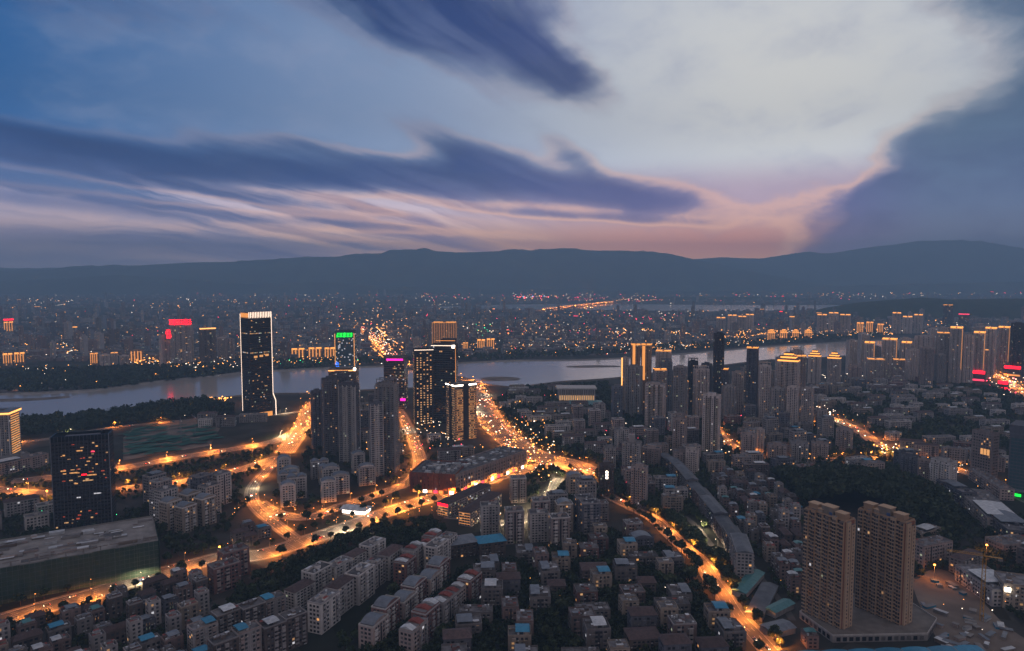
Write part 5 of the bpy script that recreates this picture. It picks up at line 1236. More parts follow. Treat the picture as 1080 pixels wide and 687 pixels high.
OLD = [   # low crowded old-town houses
 proto('grey house', 11, 9, 4, W_GREYD, 11, 'deck', balc=False), proto('brown house', 12, 8, 3, W_BROWN, 12, 'hip', balc=False), proto('slim brown house', 10, 9, 5, W_BROWN, 13, 'deck', balc=False, trim=W_GREY),
 proto('pale tin roofed house', 12, 9, 4, W_PINKD, 14, 'pale', balc=False), proto('pinkish house', 13, 9, 4, W_PINKD, 15, 'slate', balc=False), proto('slate house', 12, 9, 3, W_SLATE, 16, 'slate', balc=False),
 proto('cream house', 13, 9, 5, W_CREAM, 17, 'deck', balc=False), proto('bright blue roofed house', 15, 10, 3, W_GREYD, 18, 'blue', balc=False), proto('dark tiled house', 17, 10, 4, W_GREYD, 19, 'hip', balc=False), proto('tiny grey house', 8, 8, 3, W_GREYD, 71, 'deck', balc=False), proto('long brown house', 18, 8, 3, W_BROWN, 72, 'hip', balc=False), proto('teal roofed house', 12, 9, 3, W_PINKD, 73, 'teal', balc=False), proto('tall slim grey house', 9, 9, 6, W_GREY, 74, 'deck', balc=False), proto('slate tiled house', 11, 11, 4, W_SLATE, 75, 'hip', balc=False)]
VILL = [  # village blocks in the centre foreground
 proto('brown village block', 19, 15, 5, W_BROWN, 21, 'deck', trim=W_PINKD), proto('pale tin roofed village block', 18, 16, 6, W_GREYD, 22, 'pale'), proto('slate roofed village block', 24, 17, 4, W_BROWN, 23, 'hip'),
 proto('pink village block', 18, 14, 6, W_PINKD, 24, 'deck', trim=W_GREY), proto('grey village block', 20, 15, 5, W_GREYD, 25, 'slate'), proto('blue roofed village block', 17, 14, 5, W_CREAM, 26, 'blue'),
 proto('dark village block', 22, 15, 5, W_SLATE, 27, 'arch'), proto('rosy village block', 18, 15, 5, W_ROSE, 28, 'deck', trim=W_GREYD),
 proto('low brown village house', 15, 13, 3, W_BROWN, 61, 'hip'), proto('long grey village block', 27, 13, 4, W_GREYD, 62, 'deck'), proto('narrow pinkish village block', 13, 18, 6, W_PINKD, 63, 'deck'), proto('dark hipped village block', 20, 14, 5, W_SLATE, 64, 'hip'), proto('white village block', 14, 12, 6, W_CREAM, 65, 'deck'), proto('deep grey village block', 17, 20, 4, W_GREYD, 66, 'slate')]
MID = [   # ten to twelve storey point blocks
 proto('white point block', 20, 15, 11, W_WHITE, 31, 'deck', trim=W_GREY), proto('pink point block', 19, 15, 10, W_PINK, 32, 'deck', trim=W_WHITE), proto('grey point block', 22, 14, 11, W_GREY, 33, 'slate'),
 proto('slate point block', 20, 15, 12, W_SLATE, 34, 'deck', trim=W_GREY), proto('cream point block', 18, 15, 9, W_CREAM, 35, 'arch', trim=W_WHITE)]
ARCH = [proto('white vaulted block', 22, 14, 8, W_WHITE, 41, 'arch', trim=W_GREY), proto('pale grey vaulted block', 24, 14, 8, W_GREY, 42, 'arch', trim=W_WHITE), proto('pale vaulted point block', 18, 15, 9, W_WHITE, 43, 'arch')]
SLABW = [proto('white slab', 44, 13, 5, W_WHITE, 51, 'deck'), proto('pale school block', 36, 12, 4, W_CREAM, 52, 'pale'), proto('grey teaching slab', 50, 14, 5, W_GREY, 53, 'deck'), proto('small white block', 22, 14, 4, W_WHITE, 54, 'deck'), proto('dark roofed dormitory', 34, 12, 5, W_GREY, 55, 'hip')]
NB = {}
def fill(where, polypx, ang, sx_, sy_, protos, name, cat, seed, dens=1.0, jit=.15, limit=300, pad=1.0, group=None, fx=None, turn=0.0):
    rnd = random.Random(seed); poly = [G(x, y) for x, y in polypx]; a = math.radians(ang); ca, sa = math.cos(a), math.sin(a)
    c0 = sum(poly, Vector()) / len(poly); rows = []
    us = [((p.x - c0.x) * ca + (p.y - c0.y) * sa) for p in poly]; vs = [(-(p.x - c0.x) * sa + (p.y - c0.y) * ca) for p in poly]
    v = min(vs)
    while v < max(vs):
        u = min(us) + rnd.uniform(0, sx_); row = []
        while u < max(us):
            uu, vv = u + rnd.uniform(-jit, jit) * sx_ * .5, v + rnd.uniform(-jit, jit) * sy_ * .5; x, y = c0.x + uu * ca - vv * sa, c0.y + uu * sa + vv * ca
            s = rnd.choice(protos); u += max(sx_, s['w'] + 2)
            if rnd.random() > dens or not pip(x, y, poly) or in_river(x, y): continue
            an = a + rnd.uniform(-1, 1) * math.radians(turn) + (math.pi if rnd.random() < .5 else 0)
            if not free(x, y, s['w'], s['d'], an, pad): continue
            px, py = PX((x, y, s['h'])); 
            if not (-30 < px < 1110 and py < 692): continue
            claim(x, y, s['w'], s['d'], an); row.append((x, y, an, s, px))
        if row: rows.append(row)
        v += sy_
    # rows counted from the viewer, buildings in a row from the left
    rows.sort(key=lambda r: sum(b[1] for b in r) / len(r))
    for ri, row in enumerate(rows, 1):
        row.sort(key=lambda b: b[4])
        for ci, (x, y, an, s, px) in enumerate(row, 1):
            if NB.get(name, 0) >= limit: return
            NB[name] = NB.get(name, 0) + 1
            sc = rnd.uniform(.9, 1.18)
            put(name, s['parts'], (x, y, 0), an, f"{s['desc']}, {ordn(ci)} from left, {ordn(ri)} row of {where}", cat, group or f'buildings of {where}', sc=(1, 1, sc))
# chains of stepped blocks (rows of white and of red roofed flats)
def chain(px0, px1, n, protos, where, seed, name='apartment_block', gap=.5, zs=(1, 1)):
    a, b = G(*px0), G(*px1); d = b - a; an = math.atan2(d.y, d.x); rnd = random.Random(seed); L0 = d.length / n
    for i in range(n):
        s = protos[(i + seed) % len(protos)]; c = a + d * ((i + .5) / n); side_ = Vector((-d.y, d.x, 0)).normalized() * (1.6 if i % 2 else -1.6); c = c + side_
        claim(c.x, c.y, L0, s['d'], an); NB[name] = NB.get(name, 0) + 1
        put(name, s['parts'], c, an + (math.pi if i % 2 else 0), f"{s['desc']}, {ordn(i + 1)} from the near end of {where}", 'apartment block', where, sc=((L0 - gap) / s['w'], 1, rnd.uniform(*zs)))
WCH = [proto('white stepped flats', 20, 13, 7, W_WHITE, 101, 'deck', trim=W_GREY), proto('white flats with dark roof', 20, 12, 7, W_WHITE, 102, 'hip', trim=W_GREY), proto('pale flats with grey deck', 20, 14, 8, W_WHITE, 103, 'deck')]
RCH = [proto('pink flats with red roofs', 20, 12, 6, W_PINK, 111, 'red', trim=W_GREY), proto('rosy flats with red roofs', 20, 13, 7, W_ROSE, 112, 'red', trim=W_GREY), proto('pale flats with red roofs', 20, 12, 7, W_GREY, 113, 'red')]
BCH = [proto('brown balconied flats', 20, 12, 8, W_BROWN, 121, 'deck', trim=W_GREY), proto('grey balconied flats', 20, 12, 8, W_GREY, 122, 'blue', trim=W_PINK), proto('brown flats with deck', 20, 12, 8, W_BROWN, 123, 'pale', trim=W_GREY)]
VCH = [proto('pink vaulted flats', 20, 13, 6, W_PINK, 131, 'arch', trim=W_WHITE), proto('rosy vaulted flats', 20, 13, 7, W_ROSE, 132, 'arch', trim=W_WHITE)]
chain((330, 668), (418, 600), 5, WCH, 'the front white row', 0, zs=(.95, 1.15))
chain((304, 646), (400, 590), 5, WCH, 'the rear white row', 1, zs=(.8, 1.0))
chain((222, 716), (322, 676), 4, BCH, 'the bottom balconied row', 0, zs=(.95, 1.1))
chain((200, 690), (300, 652), 4, BCH, 'the rear balconied row', 1, zs=(.8, .95))
chain((384, 688), (470, 612), 6, VCH, 'the rosy vaulted row', 0, zs=(.95, 1.1))
chain((420, 618), (462, 582), 4, RCH, 'the short red row', 1, zs=(.95, 1.1))
chain((426, 694), (500, 628), 5, RCH, 'the middle red row', 0, zs=(.95, 1.1))
chain((452, 604), (478, 584), 2, WCH, 'the short pale row', 2, zs=(.9, 1.0))
RED3 = [proto('rosy brick block', 24, 15, 7, W_ROSE, 141, 'deck', trim=W_PINK)]
fill('the rosy park cluster', [(216, 630), (222, 600), (270, 596), (276, 618)], 45, 26, 20, RED3, 'apartment_block', 'apartment block', 1, 1, 0, pad=0)
fill('the bottom left quarter', [(-20, 672), (-60, 760), (235, 760), (215, 668), (222, 640), (212, 612), (150, 622), (100, 640), (30, 664)], 45, 11.5, 11.5, OLD, 'town_house', 'house', 2, .97, .12, pad=-.8)
fill('the flats beside dark glass', [(160, 560), (160, 530), (200, 528), (246, 520), (250, 548), (214, 562)], 60, 24, 22, MID, 'apartment_block', 'apartment block', 3, 1, .1, pad=.5)
fill('the vaulted estate', [(282, 535), (292, 508), (330, 500), (390, 498), (398, 512), (350, 532), (320, 538)], 20, 24, 26, ARCH, 'apartment_block', 'apartment block', 4, 1, .12, pad=1)
fill('the blocks below the mall', [(508, 560), (530, 530), (566, 512), (600, 512), (626, 530), (640, 548), (615, 575), (590, 590), (545, 582)], 8, 24, 26, MID + WALK[:2], 'apartment_block', 'apartment block', 5, .95, .15, pad=.5)
fill('the village quarter', [(430, 730), (468, 668), (505, 610), (545, 588), (600, 592), (640, 560), (680, 566), (716, 592), (736, 618), (752, 650), (780, 690), (800, 740)], 4, 19, 23, VILL, 'village_block', 'apartment block', 6, .93, .3, pad=.6, turn=4)
fill('the dense right quarter', [(744, 505), (800, 505), (842, 535), (842, 640), (826, 626), (806, 598), (788, 570), (768, 540)], 88, 12.5, 11, OLD, 'town_house', 'house', 7, .98, .15, pad=-.6)
fill('the strip by tan towers', [(836, 690), (842, 640), (880, 690)], 88, 16, 15, OLD, 'town_house', 'house', 17, .98, .15, pad=-.5)
fill('the flats by long slab', [(700, 512), (735, 498), (800, 496), (800, 512), (745, 512)], 0, 28, 22, WALK, 'apartment_block', 'apartment block', 8, 1, .1)
fill('the blocks at the avenue foot', [(560, 470), (575, 452), (640, 440), (660, 470), (640, 500), (610, 480)], 10, 46, 40, SLABW + MID[:2], 'apartment_block', 'apartment block', 9, .8, .3)
fill('the blocks behind grey towers', [(338, 440), (350, 425), (400, 418), (436, 455), (470, 470), (520, 478), (500, 492), (450, 496), (430, 480), (385, 478), (340, 470)], 15, 40, 34, SLABW + MID[3:4], 'apartment_block', 'apartment block', 25, .8, .3)
fill('the blocks left of slab', [(636, 500), (700, 498), (728, 540), (700, 546), (668, 528), (640, 512)], 0, 30, 24, WALK, 'apartment_block', 'apartment block', 26, .85, .2)
fill('the riverside low blocks', [(512, 425), (545, 412), (585, 412), (640, 438), (640, 448), (570, 448), (528, 436)], 10, 42, 36, SLABW, 'apartment_block', 'apartment block', 10, .8, .3)
fill('the blocks between right towers', [(640, 460), (700, 455), (760, 440), (830, 440), (880, 450), (880, 484), (800, 484), (740, 500), (650, 500)], 12, 36, 30, WALK + MID, 'apartment_block', 'apartment block', 11, .85, .2)
fill('the east quarter', [(780, 512), (790, 490), (870, 492), (950, 492), (985, 500), (950, 510), (850, 508), (830, 520)], 5, 30, 24, WALK + SLABW[:1], 'apartment_block', 'apartment block', 12, .8, .2)
fill('the campus', [(858, 425), (900, 405), (1000, 408), (1080, 430), (1110, 480), (1050, 470), (1000, 470), (940, 470), (900, 450)], 8, 46, 44, SLABW, 'campus_block', 'building', 13, .72, .5)
fill('the flats above the campus', [(845, 425), (870, 408), (960, 404), (1000, 410), (900, 420)], 0, 34, 30, WALK + SLABW[3:4], 'campus_block', 'building', 14, .9, .3)
fill('the market road blocks', [(905, 462), (960, 470), (1020, 478), (1110, 500), (1110, 540), (1040, 510), (940, 492)], -20, 36, 30, WALK + SLABW, 'campus_block', 'building', 15, .85, .2)
fill('the lower right blocks', [(985, 600), (1000, 560), (1040, 560), (1100, 590), (1110, 700), (1070, 690), (1060, 650), (1030, 610)], 30, 34, 30, WALK + SLABW[3:], 'campus_block', 'building', 16, .8, .2)
fill('the left riverside sheds', [(-30, 540), (0, 528), (50, 528), (56, 560), (-30, 575)], 40, 40, 22, SLABW[3:], 'campus_block', 'building', 18, .7, .4)
fill('the expressway yards', [(225, 585), (262, 560), (300, 556), (290, 572), (245, 586)], 40, 22, 16, OLD, 'town_house', 'house', 19, .9, .2)
fill('the terraces behind the slab', [(740, 500), (745, 490), (800, 490), (830, 505), (800, 508)], 0, 28, 20, WALK, 'apartment_block', 'apartment block', 20, 1, .1)
fill('the riverside left blocks', [(180, 446), (260, 440), (300, 436), (290, 446), (200, 462)], 10, 44, 30, SLABW, 'campus_block', 'building', 21, .35, .4)
# more towers of the right ridge, filling the gaps between the named ones
RTP = []
for k, (w, d, h, wall, cr) in enumerate(((26, 18, 96, W_TGREY, 'flat'), (24, 18, 84, W_PINK, 'goldlow'), (28, 18, 104, W_TGREY, 'frame'), (24, 17, 76, W_GREY, 'flat'))):
    st = res_tower(w, d, h, wall, 700 + k, nb=4, crown=cr, lit=.03, bal=False); st['desc'] = ('plain beige grey tower', 'pinkish amber rimmed tower', 'tall roof framed tower', 'grey tower')[k]; RTP.append(st)
fill('the far right ridge', [(950, 408), (1000, 386), (1090, 384), (1110, 392), (1050, 396), (1030, 405)], 5, 40, 60, RTP, 'residential_tower', 'apartment tower', 22, .95, .2)
fill('the ridge behind the river', [(890, 396), (940, 384), (1000, 380), (1000, 392), (940, 402)], 5, 42, 60, [RTP[0], RTP[3]], 'residential_tower', 'apartment tower', 23, .55, .2)
fill('the riverside cluster', [(672, 446), (735, 436), (850, 415), (870, 410), (860, 425), (790, 445), (740, 455), (700, 458)], 5, 44, 50, RTP, 'residential_tower', 'apartment tower', 24, .95, .3)
print('buildings', NB)

# ================================================================== trees
def leaf_cloud(mb, c, r, n, m, rnd, sz, squash=.8):
    k = mb.mid(m)
    for _ in range(n):
        v = Vector((rnd.gauss(0, 1), rnd.gauss(0, 1), rnd.gauss(0, 1))).normalized() * r * rnd.uniform(.55, 1.05); v.z *= squash
        p = Vector(c) + v; s = sz * rnd.uniform(.6, 1.3); a = Vector((rnd.gauss(0, 1), rnd.gauss(0, 1), rnd.gauss(0, 1))).normalized(); b = a.orthogonal().normalized() * s; a = a.cross(b).normalized() * s
        q = len(mb.v); mb.v += [tuple(p - a - b), tuple(p + a - b * .6), tuple(p + a * .7 + b), tuple(p - a * .8 + b * .9)]; mb.f.append((q, q+1, q+2, q+3)); mb.mi.append(k)
def tree_mesh(seed, h, m, n=26, sz=.85):
    rnd = random.Random(seed); t = MB(); t.tube((0, 0, 0), (0, 0, h * .5), .28, .16, BARK, 6); t.tube((0, 0, h * .45), (.3, 0, h * .8), .16, .06, BARK, 5)
    c = MB(); lobes = [(0, 0, h * .72, h * .27)]
    for i in range(6):
        a = i * 1.05 + rnd.uniform(-.3, .3); d = h * rnd.uniform(.16, .27); z = h * rnd.uniform(.45, .75); lobes.append((d * math.cos(a), d * math.sin(a), z, h * rnd.uniform(.13, .21))); t.tube((0, 0, h * .38), (d * math.cos(a) * .8, d * math.sin(a) * .8, z - .4), .11, .05, BARK, 4)
    for x, y, z, r in lobes: leaf_cloud(c, (x, y, z), r, int(n * (r / (h * .2)) ** 2), m, rnd, sz)
    return t.mesh('trunk'), c.mesh('crown')
TR = [(tree_mesh(1, 9, LEAF), 'dark'), (tree_mesh(2, 11, LEAF, 34, 1.0), 'tall dark'), (tree_mesh(3, 8, LEAF2), 'bushy'), (tree_mesh(4, 12, LEAF2, 34, 1.05), 'broad')]
NT = 0
def tree_at(x, y, label, group, rnd, k=None, s=None):
    global NT
    (t, c), d = TR[k if k is not None else rnd.randrange(4)]; s = s or rnd.uniform(.8, 1.25)
    put('tree', [('trunk', t), ('crown', c)], (x, y, .1), rnd.uniform(0, 6), label.replace('#', d), 'tree', group, sc=(s, s, s * rnd.uniform(.9, 1.15))); NT += 1
TLIM = 300
def trees_in(where, polypx, n, seed, pad=1.5, mind=6):
    rnd = random.Random(seed); poly = [G(x, y) for x, y in polypx]; xs = [p.x for p in poly]; ys = [p.y for p in poly]; out = []; tries = 0
    while len(out) < n and tries < n * 60:
        tries += 1; x, y = rnd.uniform(min(xs), max(xs)), rnd.uniform(min(ys), max(ys))
        if not pip(x, y, poly) or not free(x, y, 3, 3, 0, pad) or in_river(x, y): continue
        px, py = PX((x, y, 6))
        if not (-10 < px < 1090 and py < 692) or any((x - a) ** 2 + (y - b) ** 2 < mind * mind for a, b, _ in out): continue
        out.append((x, y, px))
    out.sort(key=lambda t: t[2])
    for i, (x, y, _) in enumerate(out, 1):
        if NT >= TLIM: return
        claim(x, y, 3, 3, 0); tree_at(x, y, f'# tree, {ordn(i)} from the left among {where}', where, rnd)
# rows of street trees
def street_trees(road, off, step, where, seed, n=40):
    rnd = random.Random(seed); w = [r[2] for r in ROADS if r[0] == road][0]; c = 0; spots = []
    for p, d in walk(side(ROADPTS[road], off * (w / 2 + (3.5 if road == 'valley_street' else 5.5))), step):
        px, py = PX((p.x, p.y, 5))
        if -5 < px < 1085 and py < 690 and free(p.x, p.y, 1, 1, 0, -.4) or (-5 < px < 1085 and py < 690 and rnd.random() < .6): spots.append(p)
    spots.sort(key=lambda p: p.y)
    for p in spots[:n]:
        if NT >= TLIM: return
        c += 1; tree_at(p.x, p.y, f'# street tree, {ordn(c)} from the near end of {where}', 'trees along ' + where, rnd)
street_trees('valley_street', 1, 9, "the winding street's left kerb", 1, 30)
street_trees('valley_street', -1, 11, "the winding street's right kerb", 2, 34)
street_trees('expressway', 1, 17, "the expressway's far verge", 3, 26)
street_trees('expressway', -1, 19, "the expressway's near verge", 4, 22)
street_trees('curved_street', -1, 16, "the curved street's near verge", 5, 16)
trees_in('trees of the dark park', [(240, 648), (262, 615), (330, 580), (400, 556), (470, 545), (466, 572), (420, 588), (330, 636), (250, 668)], 60, 31, mind=7)
trees_in('trees of the village quarter', [(430, 700), (505, 610), (600, 590), (640, 565), (716, 592), (760, 650), (790, 700)], 62, 32, .2, 7)
trees_in('trees below the white row', [(350, 687), (430, 612), (445, 618), (372, 700)], 12, 33, .2, 7)
trees_in('trees of the roundabout green', [(285, 532), (300, 524), (340, 530), (325, 542), (300, 540)], 10, 34, .5, 8)
trees_in('trees beside the dark glass block', [(130, 560), (150, 530), (165, 560), (215, 568), (225, 592), (190, 600), (172, 575)], 24, 35, .5, 8)
trees_in('trees behind the tan towers', [(962, 600), (975, 560), (1010, 600), (990, 610)], 8, 36, .5, 8)
print('trees', NT)
# woods and planted belts nobody could count: clumps of leaves over hidden stems, one object each
def woods(name, polypx, n, seed, h=(7, 13), m=LEAF, leaves=26, sz=1.5, pad=.5, dome=0.0):
    rnd = random.Random(seed); poly = [G(x, y) for x, y in polypx]; xs = [p.x for p in poly]; ys = [p.y for p in poly]; mb = MB(); c = 0; tr = 0; cen = sum(poly, Vector()) / len(poly); R_ = max((p - cen).length for p in poly)
    while c < n and tr < n * 25:
        tr += 1; x, y = rnd.uniform(min(xs), max(xs)), rnd.uniform(min(ys), max(ys))
        if not pip(x, y, poly) or in_river(x, y) or not free(x, y, 1, 1, 0, pad): continue
        px, py = PX((x, y, 8))
        if not (-40 < px < 1120 and py < 720): continue
        hh = rnd.uniform(*h); z = dome * max(0, 1 - ((x - cen.x) ** 2 + (y - cen.y) ** 2) / R_ ** 2 * 1.6); c += 1
        leaf_cloud(mb, (x, y, z + hh * .6), hh * .42, leaves, (m, LEAF2)[rnd.random() < .25], rnd, sz, .85)
    o = mb.build(name); o['kind'] = 'stuff'; return o
woods('riverside_woods', [(22, 446), (80, 441), (130, 435), (180, 428), (215, 424), (235, 428), (250, 436), (160, 447), (60, 460), (20, 462)], 800, 1, (9, 19), sz=2.2)
woods('hill_woods', [(812, 500), (860, 504), (900, 498), (960, 512), (1000, 540), (1010, 580), (995, 598), (962, 612), (955, 560), (900, 540), (846, 545), (835, 525)], 1500, 2, (8, 15), sz=1.8, dome=22)
woods('campus_woods', [(870, 420), (960, 405), (1060, 412), (1110, 440), (1110, 500), (1020, 480), (960, 472), (900, 450)], 1300, 3, (8, 14), sz=2.0)
woods('town_greenery', [(500, 440), (545, 410), (640, 405), (660, 440), (760, 440), (860, 440), (900, 460), (960, 480), (960, 500), (840, 500), (740, 500), (640, 520), (600, 560), (540, 520), (560, 500), (610, 485), (560, 470)], 2200, 4, (6, 12), sz=1.7)
woods('park_woods', [(232, 660), (255, 618), (330, 582), (400, 557), (455, 548), (468, 560), (466, 575), (405, 580), (318, 632), (262, 655)], 420, 5, (5, 10), sz=1.0, leaves=40)
woods('village_greenery', [(360, 720), (430, 625), (500, 600), (560, 585), (640, 562), (700, 580), (740, 625), (800, 720)], 1500, 6, (5, 11), sz=1.0, leaves=36, pad=-.8)
woods('flats_greenery', [(0, 475), (130, 500), (200, 488), (290, 472), (300, 486), (260, 505), (200, 515), (130, 530), (60, 540), (0, 545)], 500, 7, (3, 8), sz=1.3, leaves=18)
woods('old_town_greenery', [(-20, 700), (0, 660), (200, 610), (240, 660), (200, 720)], 260, 8, (3, 7), sz=.9, leaves=30, pad=0)
woods('right_greenery', [(740, 500), (850, 510), (850, 650), (790, 600), (720, 540), (690, 510)], 500, 9, (4, 8), sz=.9, leaves=30, pad=0)
woods('lane_greenery', [(640, 500), (700, 500), (762, 578), (785, 622), (772, 640), (745, 590), (700, 548), (655, 528)], 420, 15, (5, 11), sz=1.1, leaves=34, pad=-.3)
woods('tower_foot_greenery', [(320, 500), (320, 450), (440, 440), (470, 470), (500, 475), (450, 500), (400, 515)], 300, 10, (5, 10), sz=1.2, leaves=26)
woods('lower_right_greenery', [(975, 600), (1000, 520), (1060, 540), (1110, 560), (1110, 680), (1070, 660), (1020, 610)], 260, 11, (5, 10), sz=1.1, leaves=30)
woods('left_greenery', [(0, 600), (0, 545), (60, 545), (150, 540), (250, 500), (262, 530), (225, 590), (170, 600)], 300, 12, (4, 10), sz=1.1, leaves=30)
woods('far_bank_woods', [(-40, 416), (110, 411), (220, 398), (256, 393), (256, 388), (200, 386), (110, 390), (0, 392), (-40, 394)], 1300, 13, (9, 16), sz=3.4, leaves=14, pad=-.5)
woods('far_bank_woods', [(290, 390), (400, 384), (540, 379), (700, 372), (880, 359), (930, 356), (930, 350), (800, 358), (640, 368), (540, 370), (400, 378), (290, 382)], 1300, 14, (8, 15), sz=3.2, leaves=14, pad=-.5)

# ================================================================== the far city beyond the river
random.seed(99)
def far_ok(px, py, q):
    return not in_river(q.x, q.y) and not pip(q.x, q.y, RIV) and not pip(q.x, q.y, FR) and free(q.x, q.y, 30, 20, 0, 0)
FR = [p for p in smooth(rp[3:17], 3)]
FWALL = [W_GREYD, W_PINKD, W_SLATE, W_BLUE, W_BROWN, W_PINKD, W_GREY]  # mostly dark tones: the weaker light over there is put into the wall colour
mb = MB(); rnd = random.Random(17); cells = set(); nfar = 0
for _ in range(5200):
    px = rnd.uniform(-20, 1100); py = 311.5 + 70 * rnd.random() ** 1.15; q = G(px, py)
    # stay on the far side of the river
    fy = px_profile(far_bank, px)
    if py > fy - 7 or not far_ok(px, py, q): continue
    if 880 < px and 316 < py < 336: continue
    c = (int(q.x // 38), int(q.y // 38))
    if c in cells: continue
    cells.add(c); nfar += 1
    tall = rnd.random() < (.10 if py > 330 else .09); w = rnd.uniform(16, 44) * (1 if not tall else .6); d = rnd.uniform(12, 20); h = rnd.uniform(9, 24) if not tall else rnd.uniform(34, 85)
    wall = rnd.choice(FWALL); a = rnd.uniform(-.3, .3); ca, sa = math.cos(a), math.sin(a)
    P4 = [(q.x + u * w/2 * ca - v * d/2 * sa, q.y + u * w/2 * sa + v * d/2 * ca) for u, v in ((-1, -1), (1, -1), (1, 1), (-1, 1))]
    mb.prism(P4, 0, h, wall, ROOF)
    if tall: mb.prism([((p[0] - q.x) * .45 + q.x, (p[1] - q.y) * .45 + q.y) for p in P4], h, h + 5, wall, ROOF)
    fl = int(h / 3.2); mb.windows(P4[0], P4[1], 0, fl, 3.2, 4.5, 2.4, 1.6, lit=.10, off=.25)
    if rnd.random() < .05 and tall: mb.prism([((p[0] - q.x) * 1.04 + q.x, (p[1] - q.y) * 1.04 + q.y) for p in P4], h - .5, h + 2.4, rnd.choice((GOLDS, GOLDS, GOLD, PINKS, RED)))
tag(mb.build('distant_buildings'), kind='stuff'); print('far', nfar)
# lights of the far streets and yards: little lanterns on posts, more where the photograph is brightest
mb = MB(); rnd = random.Random(23)
def far_light(q, m, s, z=None):
    z = z if z is not None else rnd.uniform(7, 14); mb.tube((q.x, q.y, 0), (q.x, q.y, z), s * .12, s * .1, STEEL, 3)
    mb.prism([(q.x + s * math.cos(k * 1.257), q.y + s * math.sin(k * 1.257)) for k in range(5)], z, z + s * 1.2, m)
FL_A = glow('far_lamp_amber', (1.0, .38, .08), 4.0); FL_W = glow('far_lamp_white', (1.0, .80, .60), 3.0); FL_R = glow('far_lamp_red', (1.0, .05, .10), 6.0); FL_G = glow('far_lamp_green', (.05, .9, .35), 4.0); FL_B = glow('far_lamp_blue', (.1, .4, 1.0), 5.0)
for m in (FL_A, FL_W, FL_R, FL_G, FL_B): m.cycles.emission_sampling = 'NONE'
def cluster(px, py, rx, ry, n, mats, s=(.8, 1.5)):
    for _ in range(int(n * 1.35)):
        x, y = rnd.gauss(px, rx * .5), rnd.gauss(py, ry * .5)
        if y < 308: continue
        q = G(x, y)
        if y > px_profile(far_bank, x) - 2 or pip(q.x, q.y, FR): continue
        far_light(q, rnd.choice(mats), rnd.uniform(*s) * 1.2 * q.y / 3200)
A, Wt, R_, Gn, Bl = FL_A, FL_W, FL_R, FL_G, FL_B
for c in ((400, 357, 30, 16, 170, (A, A, A, Wt), (1.0, 2.0)), (52, 365, 34, 8, 60, (A, A, Wt), (1, 1.8)), (75, 373, 30, 4, 30, (A, Wt), (1, 1.8)), (105, 352, 22, 5, 10, (Wt,)), (155, 382, 24, 5, 24, (A,), (1, 1.8)), (200, 386, 70, 8, 110, (A, A, Wt), (1, 1.7)),
    (220, 320, 90, 6, 30, (Wt, A)), (45, 318, 60, 5, 30, (A, Wt, Wt)), (360, 316, 60, 6, 20, (Wt, A)), (450, 313, 50, 5, 26, (Wt, A, R_)), (600, 314, 120, 5, 70, (A, Wt, R_)), (560, 314, 22, 4, 26, (Bl, R_, Wt, A), (1.4, 2.4)), (680, 353, 44, 4, 90, (A, A, Wt), (1, 1.8)),
    (690, 336, 40, 8, 40, (A, Wt, R_)), (628, 352, 30, 6, 20, (R_, A)), (560, 350, 60, 14, 90, (A, A, Wt, A, R_)), (505, 352, 20, 8, 34, (Gn, Gn, A, Wt), (1, 1.8)), (660, 368, 240, 6, 240, (A, A, Wt)), (800, 355, 60, 6, 120, (A, A, A), (1, 1.7)), (880, 352, 80, 5, 110, (A, A, Wt)),
    (330, 383, 60, 5, 50, (A, A, Gn)), (850, 312, 120, 4, 50, (Wt, A, R_)), (960, 311, 100, 3, 26, (Wt, A)), (1040, 310, 50, 2, 14, (R_, Wt)), (680, 317, 30, 2, 24, (Wt, R_, A)), (500, 330, 560, 22, 300, (A, A, A, A, Wt, Wt, A, R_)), (300, 360, 330, 24, 260, (A, A, A, A, Wt, A, Wt, R_)), (1040, 345, 60, 14, 40, (A, Wt)), (940, 345, 60, 8, 70, (A, A, Wt), (1, 1.8)), (30, 395, 60, 8, 20, (A, Wt))): cluster(*c)
for pl, st_, mt, s_ in (([(0, 318), (34, 317.5)], 60, A, 2), ([(40, 327), (70, 322)], 50, Wt, 2), ([(95, 352), (117, 350)], 26, Wt, 1.3), ([(60, 376), (92, 372)], 22, A, 1.3), ([(0, 391), (110, 388), (200, 383), (256, 380)], 60, A, 1.2), ([(420, 323.5), (480, 323)], 60, Wt, 2), ([(372, 351), (395, 372), (408, 384)], 22, A, 1.6), ([(395, 346), (425, 370)], 22, A, 1.5),
    ([(540, 371), (600, 370.5), (655, 368.5), (710, 364), (760, 360), (810, 355), (880, 351), (930, 347)], 34, A, 1.2), ([(545, 362), (640, 360), (720, 356), (800, 352)], 60, A, 1.1), ([(678, 350), (700, 353), (718, 354), (790, 359)], 16, A, 1.7), ([(573, 327), (648, 318.5), (665, 316)], 40, A, 2.2), ([(660, 335), (700, 336)], 40, Wt, 1.6), ([(600, 318), (640, 315)], 60, R_, 2), ([(880, 325), (860, 340), (850, 352)], 60, A, 1.2), ([(480, 375), (540, 372)], 40, A, 1.1)):
    for p, d in walk([G(x, y) for x, y in pl], st_):
        if not in_river(p.x, p.y): far_light(p, mt, rnd.uniform(.8, 1.1) * s_, 10)
tag(mb.build('distant_lights'), kind='stuff')
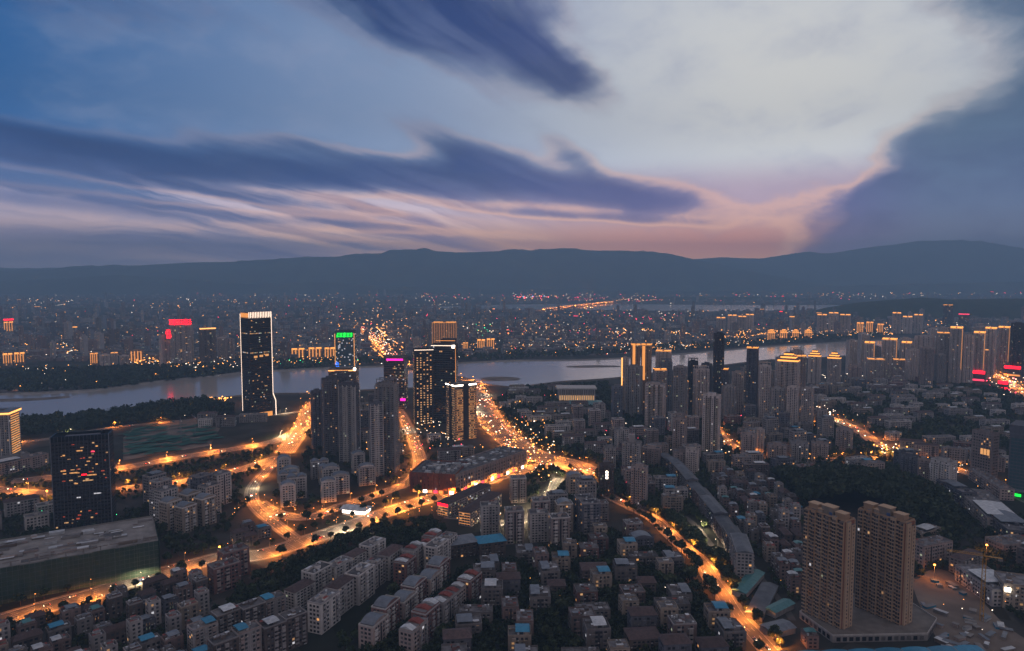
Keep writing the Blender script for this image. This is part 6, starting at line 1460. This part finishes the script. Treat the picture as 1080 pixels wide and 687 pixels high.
# yard and shop lights sprinkled on the near side, at doors and courtyards
mb = MB(); rnd = random.Random(29)
def near_cluster(px, py, rx, ry, n, mats, s=(.35, .7)):
    for _ in range(n):
        q = G(rnd.gauss(px, rx * .5), rnd.gauss(py, ry * .5))
        if in_river(q.x, q.y): continue
        far_light(q, rnd.choice(mats), rnd.uniform(*s) * max(.7, q.y / 1100), rnd.uniform(4, 9))
for c in ((940, 478, 30, 8, 34, (A, A, Wt), (.6, 1.2)), (1065, 405, 26, 12, 60, (A, R_, Wt, A), (.5, .9)), (880, 400, 24, 4, 16, (Wt,)), (870, 436, 30, 10, 40, (Wt, A, Wt)), (775, 476, 26, 16, 36, (A, Wt)), (850, 486, 40, 4, 26, (A,)), (400, 450, 26, 50, 90, (A, A, A, Wt), (.5, 1.0)), (330, 440, 20, 30, 40, (A,), (.5, .9)), (480, 480, 60, 14, 50, (A, Wt, R_), (.4, .8)), (300, 545, 60, 24, 40, (A,), (.3, .6)), (455, 455, 40, 20, 80, (A, Wt)), (590, 428, 50, 20, 34, (A, Wt, R_)),
    (130, 440, 110, 10, 60, (A, Wt)), (230, 424, 14, 3, 40, (A,), (.6, 1.0)), (560, 470, 34, 40, 200, (A, A, A, Wt), (.5, 1.0)), (520, 552, 20, 12, 20, (Wt,)), (700, 460, 80, 40, 90, (A, Wt, R_)), (400, 545, 110, 12, 60, (A,), (.3, .6)), (640, 600, 160, 50, 14, (Wt, A), (.25, .45)), (150, 650, 110, 30, 10, (A, Wt), (.2, .4)), (1000, 500, 80, 20, 24, (A, Wt)), (1030, 640, 50, 30, 8, (A, Wt), (.3, .6)), (70, 545, 60, 12, 8, (A, Gn))): near_cluster(*c)
tag(mb.build('yard_lights'), kind='stuff')
# a few light wells: lamps that really light the brightest spots
for i, (x, y, kd, pw, lab) in enumerate(((848, 448, 0, 220000, 'tall yard lamp lighting the amber court between two pinkish towers'), (967, 474, 0, 260000, 'bright amber yard lamp right of the east street'), (935, 484, 0, 200000, 'bright amber lamp at the corner of the east street'), (232, 592, 0, 12000, 'amber lamp among the trees where the expressway passes the rosy cluster'), (338, 662, 0, 7000, 'amber lamp at the foot of the front white row'), (545, 552, 1, 40000, 'white mast lamp on the lit square'), (520, 560, 1, 30000, 'second white mast lamp on the lit square'), (875, 443, 1, 60000, 'white mast lamp at the bend of the east street'), (1040, 590, 0, 7000, 'amber lamp in front of the low pink block'), (50, 530, 0, 30000, 'amber lamp on the lower left boulevard verge'), (985, 612, 0, 9000, 'amber lamp by the mud site fence'), (270, 425, 0, 60000, 'amber lamp at the foot of the black riverside tower'))):
    b = G(x, y); r = empty('mast_lamp', b); m = MB(); m.tube((0, 0, 0), (0, 0, 14), .25, .12, STEEL, 6); part(m, 'pole', r)
    m = MB(); s = .5 + b.y / 1600; m.prism([(s * math.cos(k * .785), s * math.sin(k * .785)) for k in range(8)], 14, 14 + s, (LAMP, LAMPW)[kd]); part(m, 'lamp_bulb', r)
    o = bpy.data.objects.new('lamp_light', lamp_light(kd, pw)); C.objects.link(o); o.parent = r; o.location = (0, -2, 13); tag(r, lab, 'street lamp')

# ------------------------------------------------------------------ haze
hz = MB(); hz.box(-16500, 16500, -1700, 17700, -12, 1060, ROOF); hz.ms = []; 
hm = bpy.data.materials.new('haze_air'); hm.use_nodes = True; t = hm.node_tree; t.nodes.clear()
pv = t.nodes.new('ShaderNodeVolumePrincipled'); pv.inputs['Color'].default_value = (.44, .72, 1.0, 1); pv.inputs['Density'].default_value = HAZE; pv.inputs['Anisotropy'].default_value = 0.0
ou = t.nodes.new('ShaderNodeOutputMaterial'); t.links.new(pv.outputs[0], ou.inputs['Volume'])
hz.ms = [hm]; hz.mi = [0] * len(hz.mi); hz.build('haze')['kind'] = 'stuff'
